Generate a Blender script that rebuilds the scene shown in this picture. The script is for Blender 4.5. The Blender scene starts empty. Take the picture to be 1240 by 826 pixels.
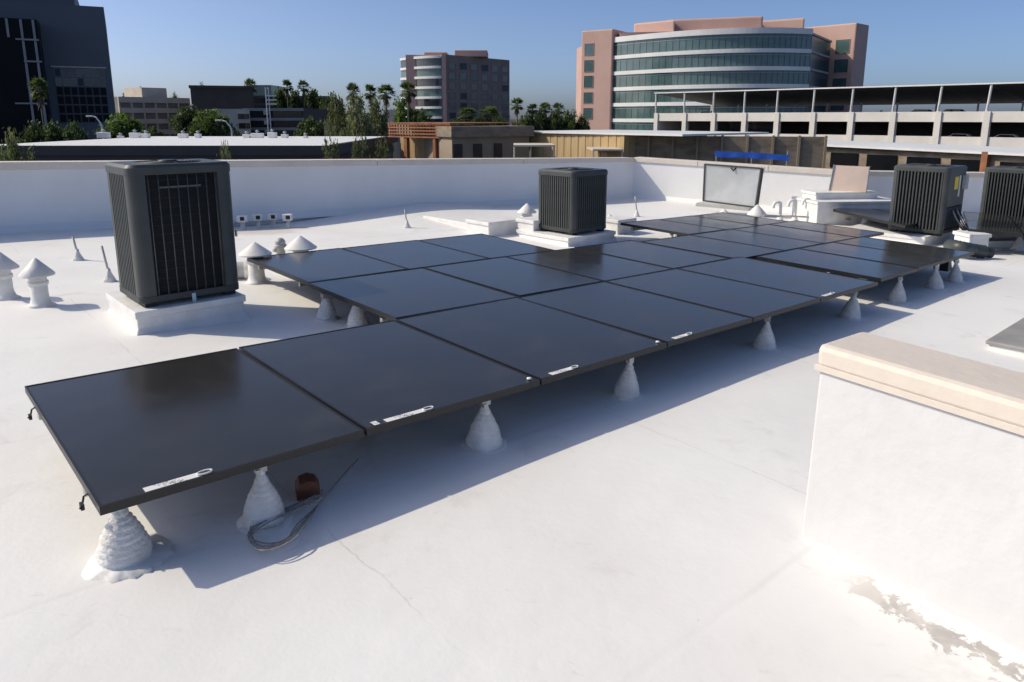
import bpy, math, random
from mathutils import Vector, Matrix

# ------------------------------------------------------------------ camera, sky, sun, exposure
F, PITCH, CZ, SLOPE = 884.4, 0.2085, 1.6664, 0.0345      # focal length in photo pixels, tilt, eye height, roof fall
scene = bpy.context.scene
cam_data = bpy.data.cameras.new('camera')
cam_data.sensor_width = 36.0
cam_data.lens = 36.0 * F / 1240.0
cam_data.shift_y = -(413.0 - 330.0) / 1240.0        # the picture is cropped off-centre, its optical axis is above the middle
cam_data.clip_start = 0.05
cam_data.clip_end = 9000.0
cam = bpy.data.objects.new('camera', cam_data)
scene.collection.objects.link(cam)
cam.location = (0, 0, CZ)
cam.rotation_euler = (math.pi / 2 - PITCH, 0, 0)
scene.camera = cam

SUN_DIR = Vector((0.37, -0.03, -0.305)).normalized()     # the way the light travels
ELEV = math.asin(-SUN_DIR.z)
AZ = math.atan2(-SUN_DIR.x, -SUN_DIR.y)
world = bpy.data.worlds.new('World')
scene.world = world
world.use_nodes = True
wn = world.node_tree.nodes
wl = world.node_tree.links
sky = wn.new('ShaderNodeTexSky')
sky.sky_type = 'NISHITA'
sky.sun_disc = False
sky.sun_elevation = ELEV
sky.sun_rotation = AZ
sky.altitude = 0
sky.air_density = 0.5
sky.dust_density = 1.9
sky.ozone_density = 4.2
bgn = wn['Background']
wl.new(sky.outputs['Color'], bgn.inputs['Color'])
bgn.inputs['Strength'].default_value = 0.112

sun_data = bpy.data.lights.new('sun', 'SUN')
sun_data.energy = 2.5
sun_data.angle = math.radians(0.53)
sun_data.color = (1.0, 0.89, 0.685)
sun = bpy.data.objects.new('sun', sun_data)
scene.collection.objects.link(sun)
sun.rotation_euler = SUN_DIR.to_track_quat('-Z', 'Y').to_euler()

vs = scene.view_settings
vs.view_transform = 'Standard'
vs.look = 'None'
vs.exposure = 0.50
vs.gamma = 1.0
vs.use_curve_mapping = False
scene.cycles.max_bounces = 8
scene.cycles.use_denoising = True

# ------------------------------------------------------------------ helpers
C = scene.collection
rnd = random.Random(7)
CP, SP = math.cos(PITCH), math.sin(PITCH)
PANEL_H = 0.29
GL, GD, GX, GY, GA = 1.08, 1.4496, -1.4412, 2.3147, 0.7272   # panel pitch, row depth, array corner and bearing
CA, SA = math.cos(GA), math.sin(GA)
GROUND = -7.0


def ray(px, py):
    a, b = (px - 620.0) / F, (330.0 - py) / F
    return Vector((a, CP + SP * b, -SP + CP * b))


def at(px, py, y):                   # the point at distance y
    d = ray(px, py)
    return d * (y / d.y) + Vector((0, 0, CZ))


def on_roof(px, py, h=0.0):          # the point on the roof (or h above it)
    d = ray(px, py)
    return d * ((h - CZ) / (d.z + SLOPE * d.x)) + Vector((0, 0, CZ))


def grid(u, v, h=PANEL_H):           # array coordinates in metres -> world
    x = GX + u * CA - v * SA
    y = GY + u * SA + v * CA
    return Vector((x, y, h - SLOPE * x))


class MB:
    def __init__(self):
        self.v, self.f = [], []

    def add(self, vs_, fs):
        n = len(self.v)
        self.v += [Vector(p) for p in vs_]
        self.f += [tuple(i + n for i in q) for q in fs]
        return self

    def box(self, c, s, R=None):
        hx, hy, hz = s[0] / 2, s[1] / 2, s[2] / 2
        pts = [Vector((x, y, z)) for z in (-hz, hz) for (x, y) in ((-hx, -hy), (hx, -hy), (hx, hy), (-hx, hy))]
        if R is not None:
            pts = [R @ p for p in pts]
        c = Vector(c)
        return self.add([c + p for p in pts], [(3, 2, 1, 0), (4, 5, 6, 7), (0, 1, 5, 4), (1, 2, 6, 5), (2, 3, 7, 6), (3, 0, 4, 7)])

    def span(self, a, b):            # axis-aligned box between two corners
        a, b = Vector(a), Vector(b)
        return self.box((a + b) / 2, (abs(b.x - a.x), abs(b.y - a.y), abs(b.z - a.z)))

    def prism(self, poly, z0, z1):   # plan polygon (anticlockwise), z0/z1 numbers or per-point lists
        n = len(poly)
        a = z0 if isinstance(z0, (list, tuple)) else [z0] * n
        b = z1 if isinstance(z1, (list, tuple)) else [z1] * n
        pts = [(p[0], p[1], a[i]) for i, p in enumerate(poly)] + [(p[0], p[1], b[i]) for i, p in enumerate(poly)]
        fs = [tuple(range(n - 1, -1, -1)), tuple(range(n, 2 * n))]
        fs += [(i, (i + 1) % n, n + (i + 1) % n, n + i) for i in range(n)]
        return self.add(pts, fs)

    def tube(self, pts, r, n=8, cap=True):
        pts = [Vector(p) for p in pts]
        rs = r if isinstance(r, (list, tuple)) else [r] * len(pts)
        vs_, fs = [], []
        ref = None
        for i, p in enumerate(pts):
            t = (pts[min(i + 1, len(pts) - 1)] - pts[max(i - 1, 0)])
            t = t.normalized() if t.length > 1e-9 else Vector((0, 0, 1))
            if ref is None:
                ref = Vector((1, 0, 0)) if abs(t.x) < 0.8 else Vector((0, 1, 0))
            a = (ref - t * ref.dot(t)).normalized()
            ref = a
            b = t.cross(a)
            for k in range(n):
                w = 2 * math.pi * k / n
                vs_.append(p + (a * math.cos(w) + b * math.sin(w)) * rs[i])
        for i in range(len(pts) - 1):
            for k in range(n):
                fs.append((i * n + k, i * n + (k + 1) % n, (i + 1) * n + (k + 1) % n, (i + 1) * n + k))
        if cap:
            fs.append(tuple(range(n - 1, -1, -1)))
            m = (len(pts) - 1) * n
            fs.append(tuple(range(m, m + n)))
        return self.add(vs_, fs)

    def lathe(self, prof, n=24, c=(0, 0, 0), jit=0.0, rg=None):
        c = Vector(c)
        rg = rg or rnd
        vs_, fs = [], []
        for (r, z) in prof:
            for k in range(n):
                w = 2 * math.pi * k / n
                rr = r * (1 + rg.uniform(-jit, jit))
                vs_.append(c + Vector((rr * math.cos(w), rr * math.sin(w), z)))
        m = len(prof)
        for i in range(m - 1):
            for k in range(n):
                fs.append((i * n + k, i * n + (k + 1) % n, (i + 1) * n + (k + 1) % n, (i + 1) * n + k))
        fs.append(tuple(range(n - 1, -1, -1)))
        fs.append(tuple(range((m - 1) * n, m * n)))
        return self.add(vs_, fs)

    def mesh(self, name, smooth=False):
        me = bpy.data.meshes.new(name)
        me.from_pydata([tuple(p) for p in self.v], [], self.f)
        if smooth:
            me.polygons.foreach_set('use_smooth', [True] * len(me.polygons))
        me.update()
        return me

    def build(self, name, mat, parent=None, smooth=False, bevel=0.0, auto=None):
        """verts are in world space; the parent's own origin is taken off (parents are unrotated)"""
        off = origin(parent) if parent is not None else Vector((0, 0, 0))
        if off.length:
            self.v = [p - off for p in self.v]
        return link(name, self.mesh(name, smooth), mat, parent, bevel, auto)


def origin(o):
    p = Vector((0, 0, 0))
    while o is not None:
        p = p + o.location
        o = o.parent
    return p


def link(name, me, mat, parent=None, bevel=0.0, auto=None):
    o = bpy.data.objects.new(name, me)
    if mat is not None and not me.materials:
        me.materials.append(mat)
    C.objects.link(o)
    if parent is not None:
        o.parent = parent
    if bevel:
        m = o.modifiers.new('bevel', 'BEVEL')
        m.width = bevel
        m.segments = 2
        m.limit_method = 'ANGLE'
        m.angle_limit = math.radians(35)
    if auto:
        try:
            me.set_sharp_from_angle(angle=math.radians(auto))
        except Exception:
            pass
    return o


def tag(o, label, cat=None, group=None, kind=None):
    if label:
        o['label'] = label
    if cat:
        o['category'] = cat
    if group:
        o['group'] = group
    if kind:
        o['kind'] = kind
    return o


def thing(name, label, cat, loc=(0, 0, 0), group=None, rotz=0.0):
    o = bpy.data.objects.new(name, None)
    o.empty_display_size = 0.1
    C.objects.link(o)
    o.location = loc
    o.rotation_euler = (0, 0, rotz)
    return tag(o, label, cat, group, 'thing')


def clone(root, label=None, loc=None, rotz=None, scale=None, group=None):
    def rec(o, parent):
        c = o.copy()
        C.objects.link(c)
        if parent is not None:
            c.parent = parent
        for ch in list(o.children):
            rec(ch, c)
        return c
    r = rec(root, None)
    if label:
        r['label'] = label
    if loc is not None:
        r.location = loc
    if rotz is not None:
        r.rotation_euler = (r.rotation_euler.x, r.rotation_euler.y, rotz)
    if scale is not None:
        r.scale = scale
    if group:
        r['group'] = group
    return r


def struct(o):
    o['kind'] = 'structure'
    return o


# ------------------------------------------------------------------ materials
def new_mat(name):
    m = bpy.data.materials.new(name)
    m.use_nodes = True
    nt = m.node_tree
    return m, nt.nodes, nt.links, nt.nodes['Principled BSDF']


def surf(name, c1, c2=None, scale=3.0, rough=0.6, metal=0.0, bump=0.0, bscale=40.0, detail=6.0, lo=0.35, hi=0.65, spec=0.5, stretch=None, rand=0.0):
    m, N, L, P = new_mat(name)
    P.inputs['Roughness'].default_value = rough
    P.inputs['Metallic'].default_value = metal
    P.inputs['Specular IOR Level'].default_value = spec
    tc = N.new('ShaderNodeTexCoord')
    vec = tc.outputs['Object']
    if stretch:
        mp = N.new('ShaderNodeMapping')
        mp.inputs['Scale'].default_value = stretch
        L.new(vec, mp.inputs['Vector'])
        vec = mp.outputs['Vector']
    c2 = c2 or tuple(x * 0.82 for x in c1)
    nz = N.new('ShaderNodeTexNoise')
    nz.inputs['Scale'].default_value = scale
    nz.inputs['Detail'].default_value = detail
    nz.inputs['Roughness'].default_value = 0.6
    L.new(vec, nz.inputs['Vector'])
    rp = N.new('ShaderNodeValToRGB')
    rp.color_ramp.elements[0].position = lo
    rp.color_ramp.elements[1].position = hi
    rp.color_ramp.elements[0].color = (*c2, 1)
    rp.color_ramp.elements[1].color = (*c1, 1)
    L.new(nz.outputs['Fac'], rp.inputs['Fac'])
    col = rp.outputs['Color']
    if rand:
        oi = N.new('ShaderNodeObjectInfo')
        mr = N.new('ShaderNodeMapRange')
        mr.inputs['To Min'].default_value = 1 - rand
        mr.inputs['To Max'].default_value = 1 + rand
        L.new(oi.outputs['Random'], mr.inputs['Value'])
        mx = N.new('ShaderNodeVectorMath')
        mx.operation = 'SCALE'
        L.new(col, mx.inputs[0])
        L.new(mr.outputs['Result'], mx.inputs['Scale'])
        col = mx.outputs['Vector']
    L.new(col, P.inputs['Base Color'])
    if bump:
        nb = N.new('ShaderNodeTexNoise')
        nb.inputs['Scale'].default_value = bscale
        nb.inputs['Detail'].default_value = 5
        L.new(vec, nb.inputs['Vector'])
        bp = N.new('ShaderNodeBump')
        bp.inputs['Strength'].default_value = bump
        bp.inputs['Distance'].default_value = 0.02
        L.new(nb.outputs['Fac'], bp.inputs['Height'])
        L.new(bp.outputs['Normal'], P.inputs['Normal'])
    return m


def math_node(N, L, op, a, b=None, clamp=False):
    n = N.new('ShaderNodeMath')
    n.operation = op
    n.use_clamp = clamp
    for i, x in enumerate((a, b)):
        if x is None:
            continue
        if isinstance(x, (int, float)):
            n.inputs[i].default_value = x
        else:
            L.new(x, n.inputs[i])
    return n.outputs[0]


def noise(N, L, vec, scale, detail=4, rough=0.55, dist=0.0):
    n = N.new('ShaderNodeTexNoise')
    n.inputs['Scale'].default_value = scale
    n.inputs['Detail'].default_value = detail
    n.inputs['Roughness'].default_value = rough
    n.inputs['Distortion'].default_value = dist
    L.new(vec, n.inputs['Vector'])
    return n.outputs['Fac']


def ramp(N, L, fac, lo, hi):
    n = N.new('ShaderNodeMapRange')
    n.interpolation_type = 'SMOOTHSTEP'
    n.inputs['From Min'].default_value = lo
    n.inputs['From Max'].default_value = hi
    L.new(fac, n.inputs['Value'])
    return n.outputs['Result']


def mix(N, L, fac, a, b):
    n = N.new('ShaderNodeMix')
    n.data_type = 'RGBA'
    if isinstance(fac, (int, float)):
        n.inputs[0].default_value = fac
    else:
        L.new(fac, n.inputs[0])
    for i, x in ((6, a), (7, b)):
        if isinstance(x, tuple):
            n.inputs[i].default_value = (*x, 1)
        else:
            L.new(x, n.inputs[i])
    return n.outputs[2]


def roof_material():
    m, N, L, P = new_mat('white_roof_coating')
    P.inputs['Roughness'].default_value = 0.62
    P.inputs['Specular IOR Level'].default_value = 0.35
    vec = N.new('ShaderNodeTexCoord').outputs['Object']
    col = mix(N, L, ramp(N, L, noise(N, L, vec, 0.55, 5), 0.38, 0.66), (0.835, 0.83, 0.82), (0.775, 0.765, 0.75))
    col = mix(N, L, math_node(N, L, 'MULTIPLY', ramp(N, L, noise(N, L, vec, 2.3, 6, 0.65, 0.6), 0.56, 0.72), 0.55), col, (0.66, 0.64, 0.61))
    col = mix(N, L, math_node(N, L, 'MULTIPLY', ramp(N, L, noise(N, L, vec, 0.9, 7, 0.7, 1.2), 0.62, 0.74), 0.5), col, (0.60, 0.56, 0.50))
    # scuffs and small dark specks of grit
    vo = N.new('ShaderNodeTexVoronoi')
    vo.inputs['Scale'].default_value = 5.5
    L.new(vec, vo.inputs['Vector'])
    sep = N.new('ShaderNodeSeparateColor')
    L.new(vo.outputs['Color'], sep.inputs[0])
    pick = math_node(N, L, 'LESS_THAN', sep.outputs[0], 0.10)
    size = math_node(N, L, 'MULTIPLY', sep.outputs[1], 0.045)
    speck = math_node(N, L, 'MULTIPLY', math_node(N, L, 'LESS_THAN', vo.outputs['Distance'], size), pick)
    col = mix(N, L, math_node(N, L, 'MULTIPLY', speck, 0.75), col, (0.16, 0.15, 0.14))
    # seams of the membrane: two hairline cracks run across the array
    mp = N.new('ShaderNodeMapping')
    mp.vector_type = 'POINT'
    mp.inputs['Rotation'].default_value = (0, 0, -GA)
    L.new(vec, mp.inputs['Vector'])
    sp = N.new('ShaderNodeSeparateXYZ')
    L.new(mp.outputs['Vector'], sp.inputs[0])
    wob = math_node(N, L, 'MULTIPLY', math_node(N, L, 'SUBTRACT', noise(N, L, vec, 3.0, 6, 0.7), 0.5), 0.10)
    frac = N.new('ShaderNodeMath')
    frac.operation = 'PINGPONG'
    frac.inputs[1].default_value = 0.93
    L.new(math_node(N, L, 'ADD', math_node(N, L, 'ADD', sp.outputs['X'], wob), 0.63), frac.inputs[0])
    line = math_node(N, L, 'LESS_THAN', frac.outputs[0], 0.004)
    line = math_node(N, L, 'MULTIPLY', line, ramp(N, L, noise(N, L, vec, 1.1, 3), 0.42, 0.58))
    col = mix(N, L, math_node(N, L, 'MULTIPLY', line, 0.32), col, (0.40, 0.38, 0.35))
    # faint lap seams of the membrane sheets and scuffs from feet and tools
    lap = N.new('ShaderNodeMath')
    lap.operation = 'PINGPONG'
    lap.inputs[1].default_value = 0.75
    L.new(math_node(N, L, 'ADD', math_node(N, L, 'ADD', sp.outputs['Y'], math_node(N, L, 'MULTIPLY', wob, 0.35)), 0.31), lap.inputs[0])
    seam = math_node(N, L, 'SUBTRACT', 1.0, ramp(N, L, lap.outputs[0], 0.0, 0.022))
    seamd = math_node(N, L, 'MULTIPLY', seam, ramp(N, L, noise(N, L, vec, 1.7, 5), 0.40, 0.62))
    col = mix(N, L, math_node(N, L, 'MULTIPLY', seamd, 0.22), col, (0.55, 0.52, 0.48))
    mps = N.new('ShaderNodeMapping')
    mps.inputs['Rotation'].default_value = (0, 0, 0.5)
    mps.inputs['Scale'].default_value = (1.6, 5.5, 1.0)
    L.new(vec, mps.inputs['Vector'])
    scuff = ramp(N, L, noise(N, L, mps.outputs['Vector'], 2.1, 8, 0.72, 0.9), 0.60, 0.74)
    col = mix(N, L, math_node(N, L, 'MULTIPLY', scuff, 0.30), col, (0.50, 0.47, 0.44))
    blot = ramp(N, L, noise(N, L, vec, 6.5, 3, 0.5, 1.5), 0.70, 0.78)
    col = mix(N, L, math_node(N, L, 'MULTIPLY', blot, 0.28), col, (0.48, 0.45, 0.41))
    # worn strip where the coating has come off beside the low wall
    p0, p1 = Vector((1.293, 2.556, 0)), Vector((1.67, 2.05, 0))
    d = (p1 - p0).normalized()
    sub = N.new('ShaderNodeVectorMath')
    sub.operation = 'SUBTRACT'
    L.new(vec, sub.inputs[0])
    sub.inputs[1].default_value = p0

    def dot(v):
        n = N.new('ShaderNodeVectorMath')
        n.operation = 'DOT_PRODUCT'
        L.new(sub.outputs[0], n.inputs[0])
        n.inputs[1].default_value = v
        return n.outputs['Value']
    s, t = dot(d), dot(Vector((d.y, -d.x, 0)))
    away = math_node(N, L, 'ABSOLUTE', math_node(N, L, 'SUBTRACT', t, 0.085))
    edge = math_node(N, L, 'SUBTRACT', 0.088, math_node(N, L, 'ADD', away, math_node(N, L, 'MULTIPLY', math_node(N, L, 'SUBTRACT', noise(N, L, vec, 14, 6, 0.7, 0.8), 0.42), 0.42)))
    inside = math_node(N, L, 'MULTIPLY', ramp(N, L, edge, 0.004, 0.030), ramp(N, L, s, 0.0, 0.16))
    worn = mix(N, L, ramp(N, L, noise(N, L, vec, 5, 4), 0.4, 0.6), (0.44, 0.42, 0.40), (0.62, 0.59, 0.56))
    col = mix(N, L, inside, col, worn)
    # dried-up puddle stain along the far wall
    sub2 = N.new('ShaderNodeVectorMath')
    sub2.operation = 'DISTANCE'
    L.new(vec, sub2.inputs[0])
    sub2.inputs[1].default_value = (-3.98, 10.68, 0.14)
    ring = math_node(N, L, 'ADD', sub2.outputs['Value'], math_node(N, L, 'MULTIPLY', noise(N, L, vec, 1.4, 5), 1.6))
    pud = math_node(N, L, 'MULTIPLY', math_node(N, L, 'SUBTRACT', 1.0, ramp(N, L, ring, 1.4, 1.9)), 0.55)
    col = mix(N, L, pud, col, (0.56, 0.50, 0.45))
    L.new(col, P.inputs['Base Color'])
    bp = N.new('ShaderNodeBump')
    bp.inputs['Strength'].default_value = 0.28
    bp.inputs['Distance'].default_value = 0.02
    h = math_node(N, L, 'ADD', math_node(N, L, 'MULTIPLY', noise(N, L, vec, 55, 5, 0.6), 0.12), noise(N, L, vec, 4, 4))
    h = math_node(N, L, 'SUBTRACT', h, math_node(N, L, 'MULTIPLY', inside, 0.12))
    h = math_node(N, L, 'SUBTRACT', h, math_node(N, L, 'MULTIPLY', line, 0.3))
    h = math_node(N, L, 'ADD', h, math_node(N, L, 'MULTIPLY', ramp(N, L, lap.outputs[0], 0.0, 0.03), 0.10))
    L.new(h, bp.inputs['Height'])
    L.new(bp.outputs['Normal'], P.inputs['Normal'])
    return m


def glass_material():
    m, N, L, P = new_mat('solar_glass')
    vec = N.new('ShaderNodeTexCoord').outputs['Object']
    oi = N.new('ShaderNodeObjectInfo')
    dust = ramp(N, L, noise(N, L, vec, 2.2, 7, 0.65, 0.5), 0.42, 0.78)
    col = mix(N, L, math_node(N, L, 'MULTIPLY', dust, 0.5), (0.028, 0.027, 0.026), (0.060, 0.056, 0.050))
    vo = N.new('ShaderNodeTexVoronoi')
    vo.inputs['Scale'].default_value = 3.0
    L.new(vec, vo.inputs['Vector'])
    sep = N.new('ShaderNodeSeparateColor')
    L.new(vo.outputs['Color'], sep.inputs[0])
    drop = math_node(N, L, 'MULTIPLY', math_node(N, L, 'LESS_THAN', vo.outputs['Distance'], 0.020), math_node(N, L, 'LESS_THAN', sep.outputs[0], 0.12))
    col = mix(N, L, drop, col, (0.45, 0.43, 0.38))
    L.new(col, P.inputs['Base Color'])
    r = math_node(N, L, 'ADD', math_node(N, L, 'MULTIPLY', dust, 0.10), 0.15)
    L.new(r, P.inputs['Roughness'])
    P.inputs['IOR'].default_value = 1.45
    return m


def sticker_material():
    m, N, L, P = new_mat('printed_sticker')
    vec = N.new('ShaderNodeTexCoord').outputs['Generated']
    sp = N.new('ShaderNodeSeparateXYZ')
    L.new(vec, sp.inputs[0])
    mp = N.new('ShaderNodeMapping')
    mp.inputs['Scale'].default_value = (38, 7, 1)
    L.new(vec, mp.inputs['Vector'])
    tx = ramp(N, L, noise(N, L, mp.outputs['Vector'], 1.0, 1), 0.5, 0.56)
    row = math_node(N, L, 'MULTIPLY', math_node(N, L, 'GREATER_THAN', sp.outputs['Y'], 0.3), math_node(N, L, 'LESS_THAN', sp.outputs['Y'], 0.62))
    colr = math_node(N, L, 'MULTIPLY', math_node(N, L, 'GREATER_THAN', sp.outputs['X'], 0.12), math_node(N, L, 'LESS_THAN', sp.outputs['X'], 0.8))
    f = math_node(N, L, 'MULTIPLY', math_node(N, L, 'MULTIPLY', tx, row), colr)
    L.new(mix(N, L, math_node(N, L, 'MULTIPLY', f, 0.75), (0.78, 0.77, 0.74), (0.10, 0.10, 0.10)), P.inputs['Base Color'])
    P.inputs['Roughness'].default_value = 0.4
    return m


M = {
    'roof': roof_material(),
    'glass': glass_material(),
    'sticker': sticker_material(),
    'frame': surf('black_anodised', (0.012, 0.012, 0.014), (0.008, 0.008, 0.009), 6, 0.42),
    'rail': surf('mill_aluminium', (0.50, 0.50, 0.50), (0.38, 0.38, 0.38), 8, 0.42, 0.85),
    'steel': surf('galvanised_steel', (0.46, 0.47, 0.47), (0.30, 0.31, 0.31), 14, 0.45, 0.8),
    'wall': surf('white_wall_coating', (0.80, 0.80, 0.80), (0.745, 0.74, 0.735), 0.9, 0.6, bump=0.25, bscale=6, lo=0.3, hi=0.6),
    'cap': surf('beige_coping', (0.71, 0.64, 0.56), (0.65, 0.575, 0.50), 2.5, 0.55, bump=0.15, bscale=20),
    'flash': surf('white_painted_flashing', (0.80, 0.80, 0.79), (0.68, 0.67, 0.65), 5, 0.5, bump=0.2, bscale=25),
    'boot': surf('white_coated_wrap', (0.78, 0.78, 0.77), (0.60, 0.59, 0.57), 9, 0.6, bump=0.45, bscale=60),
    'ac': surf('grey_green_enamel', (0.062, 0.070, 0.068), (0.042, 0.048, 0.047), 5, 0.45, lo=0.3, hi=0.7),
    'ac_dark': surf('charcoal_enamel', (0.040, 0.043, 0.045), (0.028, 0.030, 0.032), 7, 0.5),
    'coil': surf('dark_coil_fins', (0.020, 0.021, 0.022), (0.008, 0.008, 0.009), 30, 0.6, 0.3, bump=0.4, bscale=80, stretch=(1, 1, 14)),
    'wire': surf('grey_guard_wire', (0.13, 0.14, 0.14), (0.07, 0.075, 0.075), 9, 0.45, 0.2),
    'black': surf('black_rubber', (0.018, 0.018, 0.018), (0.010, 0.010, 0.010), 9, 0.55),
    'yellow': surf('yellow_warning_label', (0.80, 0.62, 0.03), (0.60, 0.44, 0.03), 22, 0.45, lo=0.3, hi=0.42),
    'white': surf('white_paint', (0.80, 0.80, 0.79), (0.70, 0.70, 0.68), 4, 0.5),
    'blue_tag': surf('pale_blue_tag', (0.35, 0.55, 0.62), None, 9, 0.5),
    'wood': surf('brown_wood', (0.21, 0.075, 0.038), (0.10, 0.036, 0.020), 7, 0.6, bump=0.3, bscale=30, stretch=(1, 1, 5)),
    'cable': surf('weathered_grey_cable', (0.36, 0.35, 0.335), (0.20, 0.195, 0.19), 60, 0.7),
    'mirror': surf('pale_sheet_metal', (0.62, 0.63, 0.62), (0.48, 0.49, 0.48), 2, 0.35, 0.35),
    'blush': surf('blush_panel', (0.70, 0.55, 0.47), (0.62, 0.49, 0.42), 2, 0.5),
    'pipe': surf('grey_pipe', (0.48, 0.48, 0.47), (0.38, 0.38, 0.37), 4, 0.5),
    'conduit': surf('conduit_steel', (0.42, 0.42, 0.42), (0.30, 0.30, 0.30), 8, 0.4, 0.5),
    # town
    'asphalt': surf('asphalt_ground', (0.065, 0.064, 0.060), (0.045, 0.045, 0.044), 0.05, 0.9),
    'pink': surf('pink_stone_cladding', (0.58, 0.385, 0.325), (0.52, 0.34, 0.285), 0.15, 0.7),
    'bandwhite': surf('white_metal_band', (0.78, 0.78, 0.77), (0.70, 0.70, 0.69), 0.2, 0.45),
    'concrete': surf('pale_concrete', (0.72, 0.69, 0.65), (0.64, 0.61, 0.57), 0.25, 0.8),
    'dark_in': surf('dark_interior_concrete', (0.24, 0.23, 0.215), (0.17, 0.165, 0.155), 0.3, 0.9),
    'tower': surf('slate_cladding', (0.115, 0.128, 0.150), (0.098, 0.110, 0.130), 0.1, 0.6),
    'browncl': surf('brown_stone_cladding', (0.25, 0.195, 0.17), (0.21, 0.165, 0.145), 0.2, 0.75),
    'mull': surf('pale_mullion', (0.30, 0.30, 0.31), None, 0.5, 0.5),
    'mull_dark': surf('dark_mullion', (0.06, 0.075, 0.085), None, 0.5, 0.5),
    'darkwall': surf('dark_grey_stucco', (0.060, 0.058, 0.062), (0.045, 0.044, 0.047), 0.4, 0.85),
    'tan': surf('tan_stucco', (0.33, 0.27, 0.20), (0.27, 0.22, 0.16), 0.5, 0.85),
    'ochre': surf('ochre_board_wall', (0.52, 0.38, 0.20), (0.42, 0.30, 0.155), 1.2, 0.8, stretch=(6, 6, 0.3)),
    'rust': surf('orange_brown_timber', (0.38, 0.155, 0.065), (0.24, 0.095, 0.045), 1.5, 0.75),
    'wallbrown': surf('weathered_brown_wall', (0.30, 0.24, 0.175), (0.17, 0.135, 0.10), 0.9, 0.9, stretch=(1, 1, 2.5)),
    'brownbox': surf('dark_brown_cladding', (0.085, 0.070, 0.066), (0.07, 0.058, 0.055), 0.3, 0.85),
    'cream': surf('cream_stucco', (0.62, 0.54, 0.44), (0.52, 0.45, 0.37), 0.3, 0.8),
    'door': surf('dark_door', (0.030, 0.024, 0.022), None, 1, 0.5),
    'tarp': surf('blue_tarpaulin', (0.02, 0.10, 0.50), (0.015, 0.07, 0.36), 1.5, 0.45, bump=0.4, bscale=3),
    'bark': surf('grey_brown_bark', (0.17, 0.135, 0.105), (0.09, 0.07, 0.055), 3, 0.9, rand=0.2),
    'leaf_a': surf('mid_green_leaves', (0.125, 0.175, 0.055), (0.055, 0.085, 0.026), 0.9, 0.6, rand=0.25),
    'leaf_b': surf('dark_green_leaves', (0.078, 0.112, 0.045), (0.036, 0.056, 0.024), 0.9, 0.6, rand=0.25),
    'leaf_c': surf('grey_green_leaves', (0.155, 0.165, 0.10), (0.080, 0.088, 0.052), 0.9, 0.65, rand=0.2),
    'frond': surf('palm_frond_green', (0.105, 0.135, 0.06), (0.052, 0.070, 0.030), 1.2, 0.55, rand=0.2),
    'thatch': surf('dry_palm_skirt', (0.21, 0.155, 0.095), (0.12, 0.09, 0.055), 2, 0.9),
    'car_white': surf('white_car_paint', (0.75, 0.75, 0.75), None, 0.5, 0.25),
    'car_dark': surf('dark_car_paint', (0.05, 0.055, 0.065), None, 0.5, 0.25),
    'tyre': surf('tyre_rubber', (0.02, 0.02, 0.02), None, 3, 0.8),
}


def pane_mat(name, c, rough=0.08):
    m = surf(name, c, tuple(x * 0.6 for x in c), 0.25, rough, 0.0, spec=0.7, lo=0.3, hi=0.7)
    return m


for key in ('leaf_a', 'leaf_b', 'leaf_c', 'frond'):       # thin leaves let some light through
    nt_ = M[key].node_tree
    pb = nt_.nodes['Principled BSDF']
    src_ = pb.inputs['Base Color'].links[0].from_socket
    tb_ = nt_.nodes.new('ShaderNodeBsdfTranslucent')
    br_ = nt_.nodes.new('ShaderNodeVectorMath')
    br_.operation = 'MULTIPLY'
    br_.inputs[1].default_value = (1.5, 1.7, 0.8)
    nt_.links.new(src_, br_.inputs[0])
    nt_.links.new(br_.outputs[0], tb_.inputs['Color'])
    ms_ = nt_.nodes.new('ShaderNodeMixShader')
    ms_.inputs[0].default_value = 0.42
    nt_.links.new(pb.outputs[0], ms_.inputs[1])
    nt_.links.new(tb_.outputs[0], ms_.inputs[2])
    nt_.links.new(ms_.outputs[0], nt_.nodes['Material Output'].inputs['Surface'])
M['teal'] = pane_mat('teal_office_glass', (0.095, 0.165, 0.165), 0.10)
M['teal_dark'] = surf('dark_teal_glass', (0.022, 0.055, 0.070), (0.014, 0.035, 0.045), 0.25, 0.25, spec=0.2)
M['bay_glass'] = surf('black_bay_glass', (0.007, 0.008, 0.011), (0.004, 0.004, 0.006), 0.2, 0.3, spec=0.12)
M['teal_line'] = surf('teal_spandrel_strip', (0.20, 0.33, 0.33), None, 0.3, 0.3)
M['pane_dark'] = pane_mat('dark_window_glass', (0.012, 0.014, 0.018), 0.06)
M['blind'] = surf('window_with_blind', (0.13, 0.125, 0.12), (0.09, 0.088, 0.085), 0.6, 0.25, stretch=(1, 1, 20))
M['pane_blue'] = pane_mat('blue_grey_window_glass', (0.035, 0.045, 0.055), 0.06)

# ------------------------------------------------------------------ setting: ground and roof
g = MB()
g.add([(-4000, -4000, GROUND), (4000, -4000, GROUND), (4000, 6000, GROUND), (-4000, 6000, GROUND)], [(0, 1, 2, 3)])
struct(g.build('ground', M['asphalt']))

W0, W1, W2, W3 = Vector((-14.92, 2.644)), Vector((2.736, 16.523)), Vector((6.465, 14.196)), Vector((15.91, 16.709))


def wall_y(x):
    pts = [W0, W1, W2, W3]
    for a, b in zip(pts, pts[1:]):
        if x <= b.x:
            return a.y + (b.y - a.y) * (x - a.x) / (b.x - a.x)
    return W3.y


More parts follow.
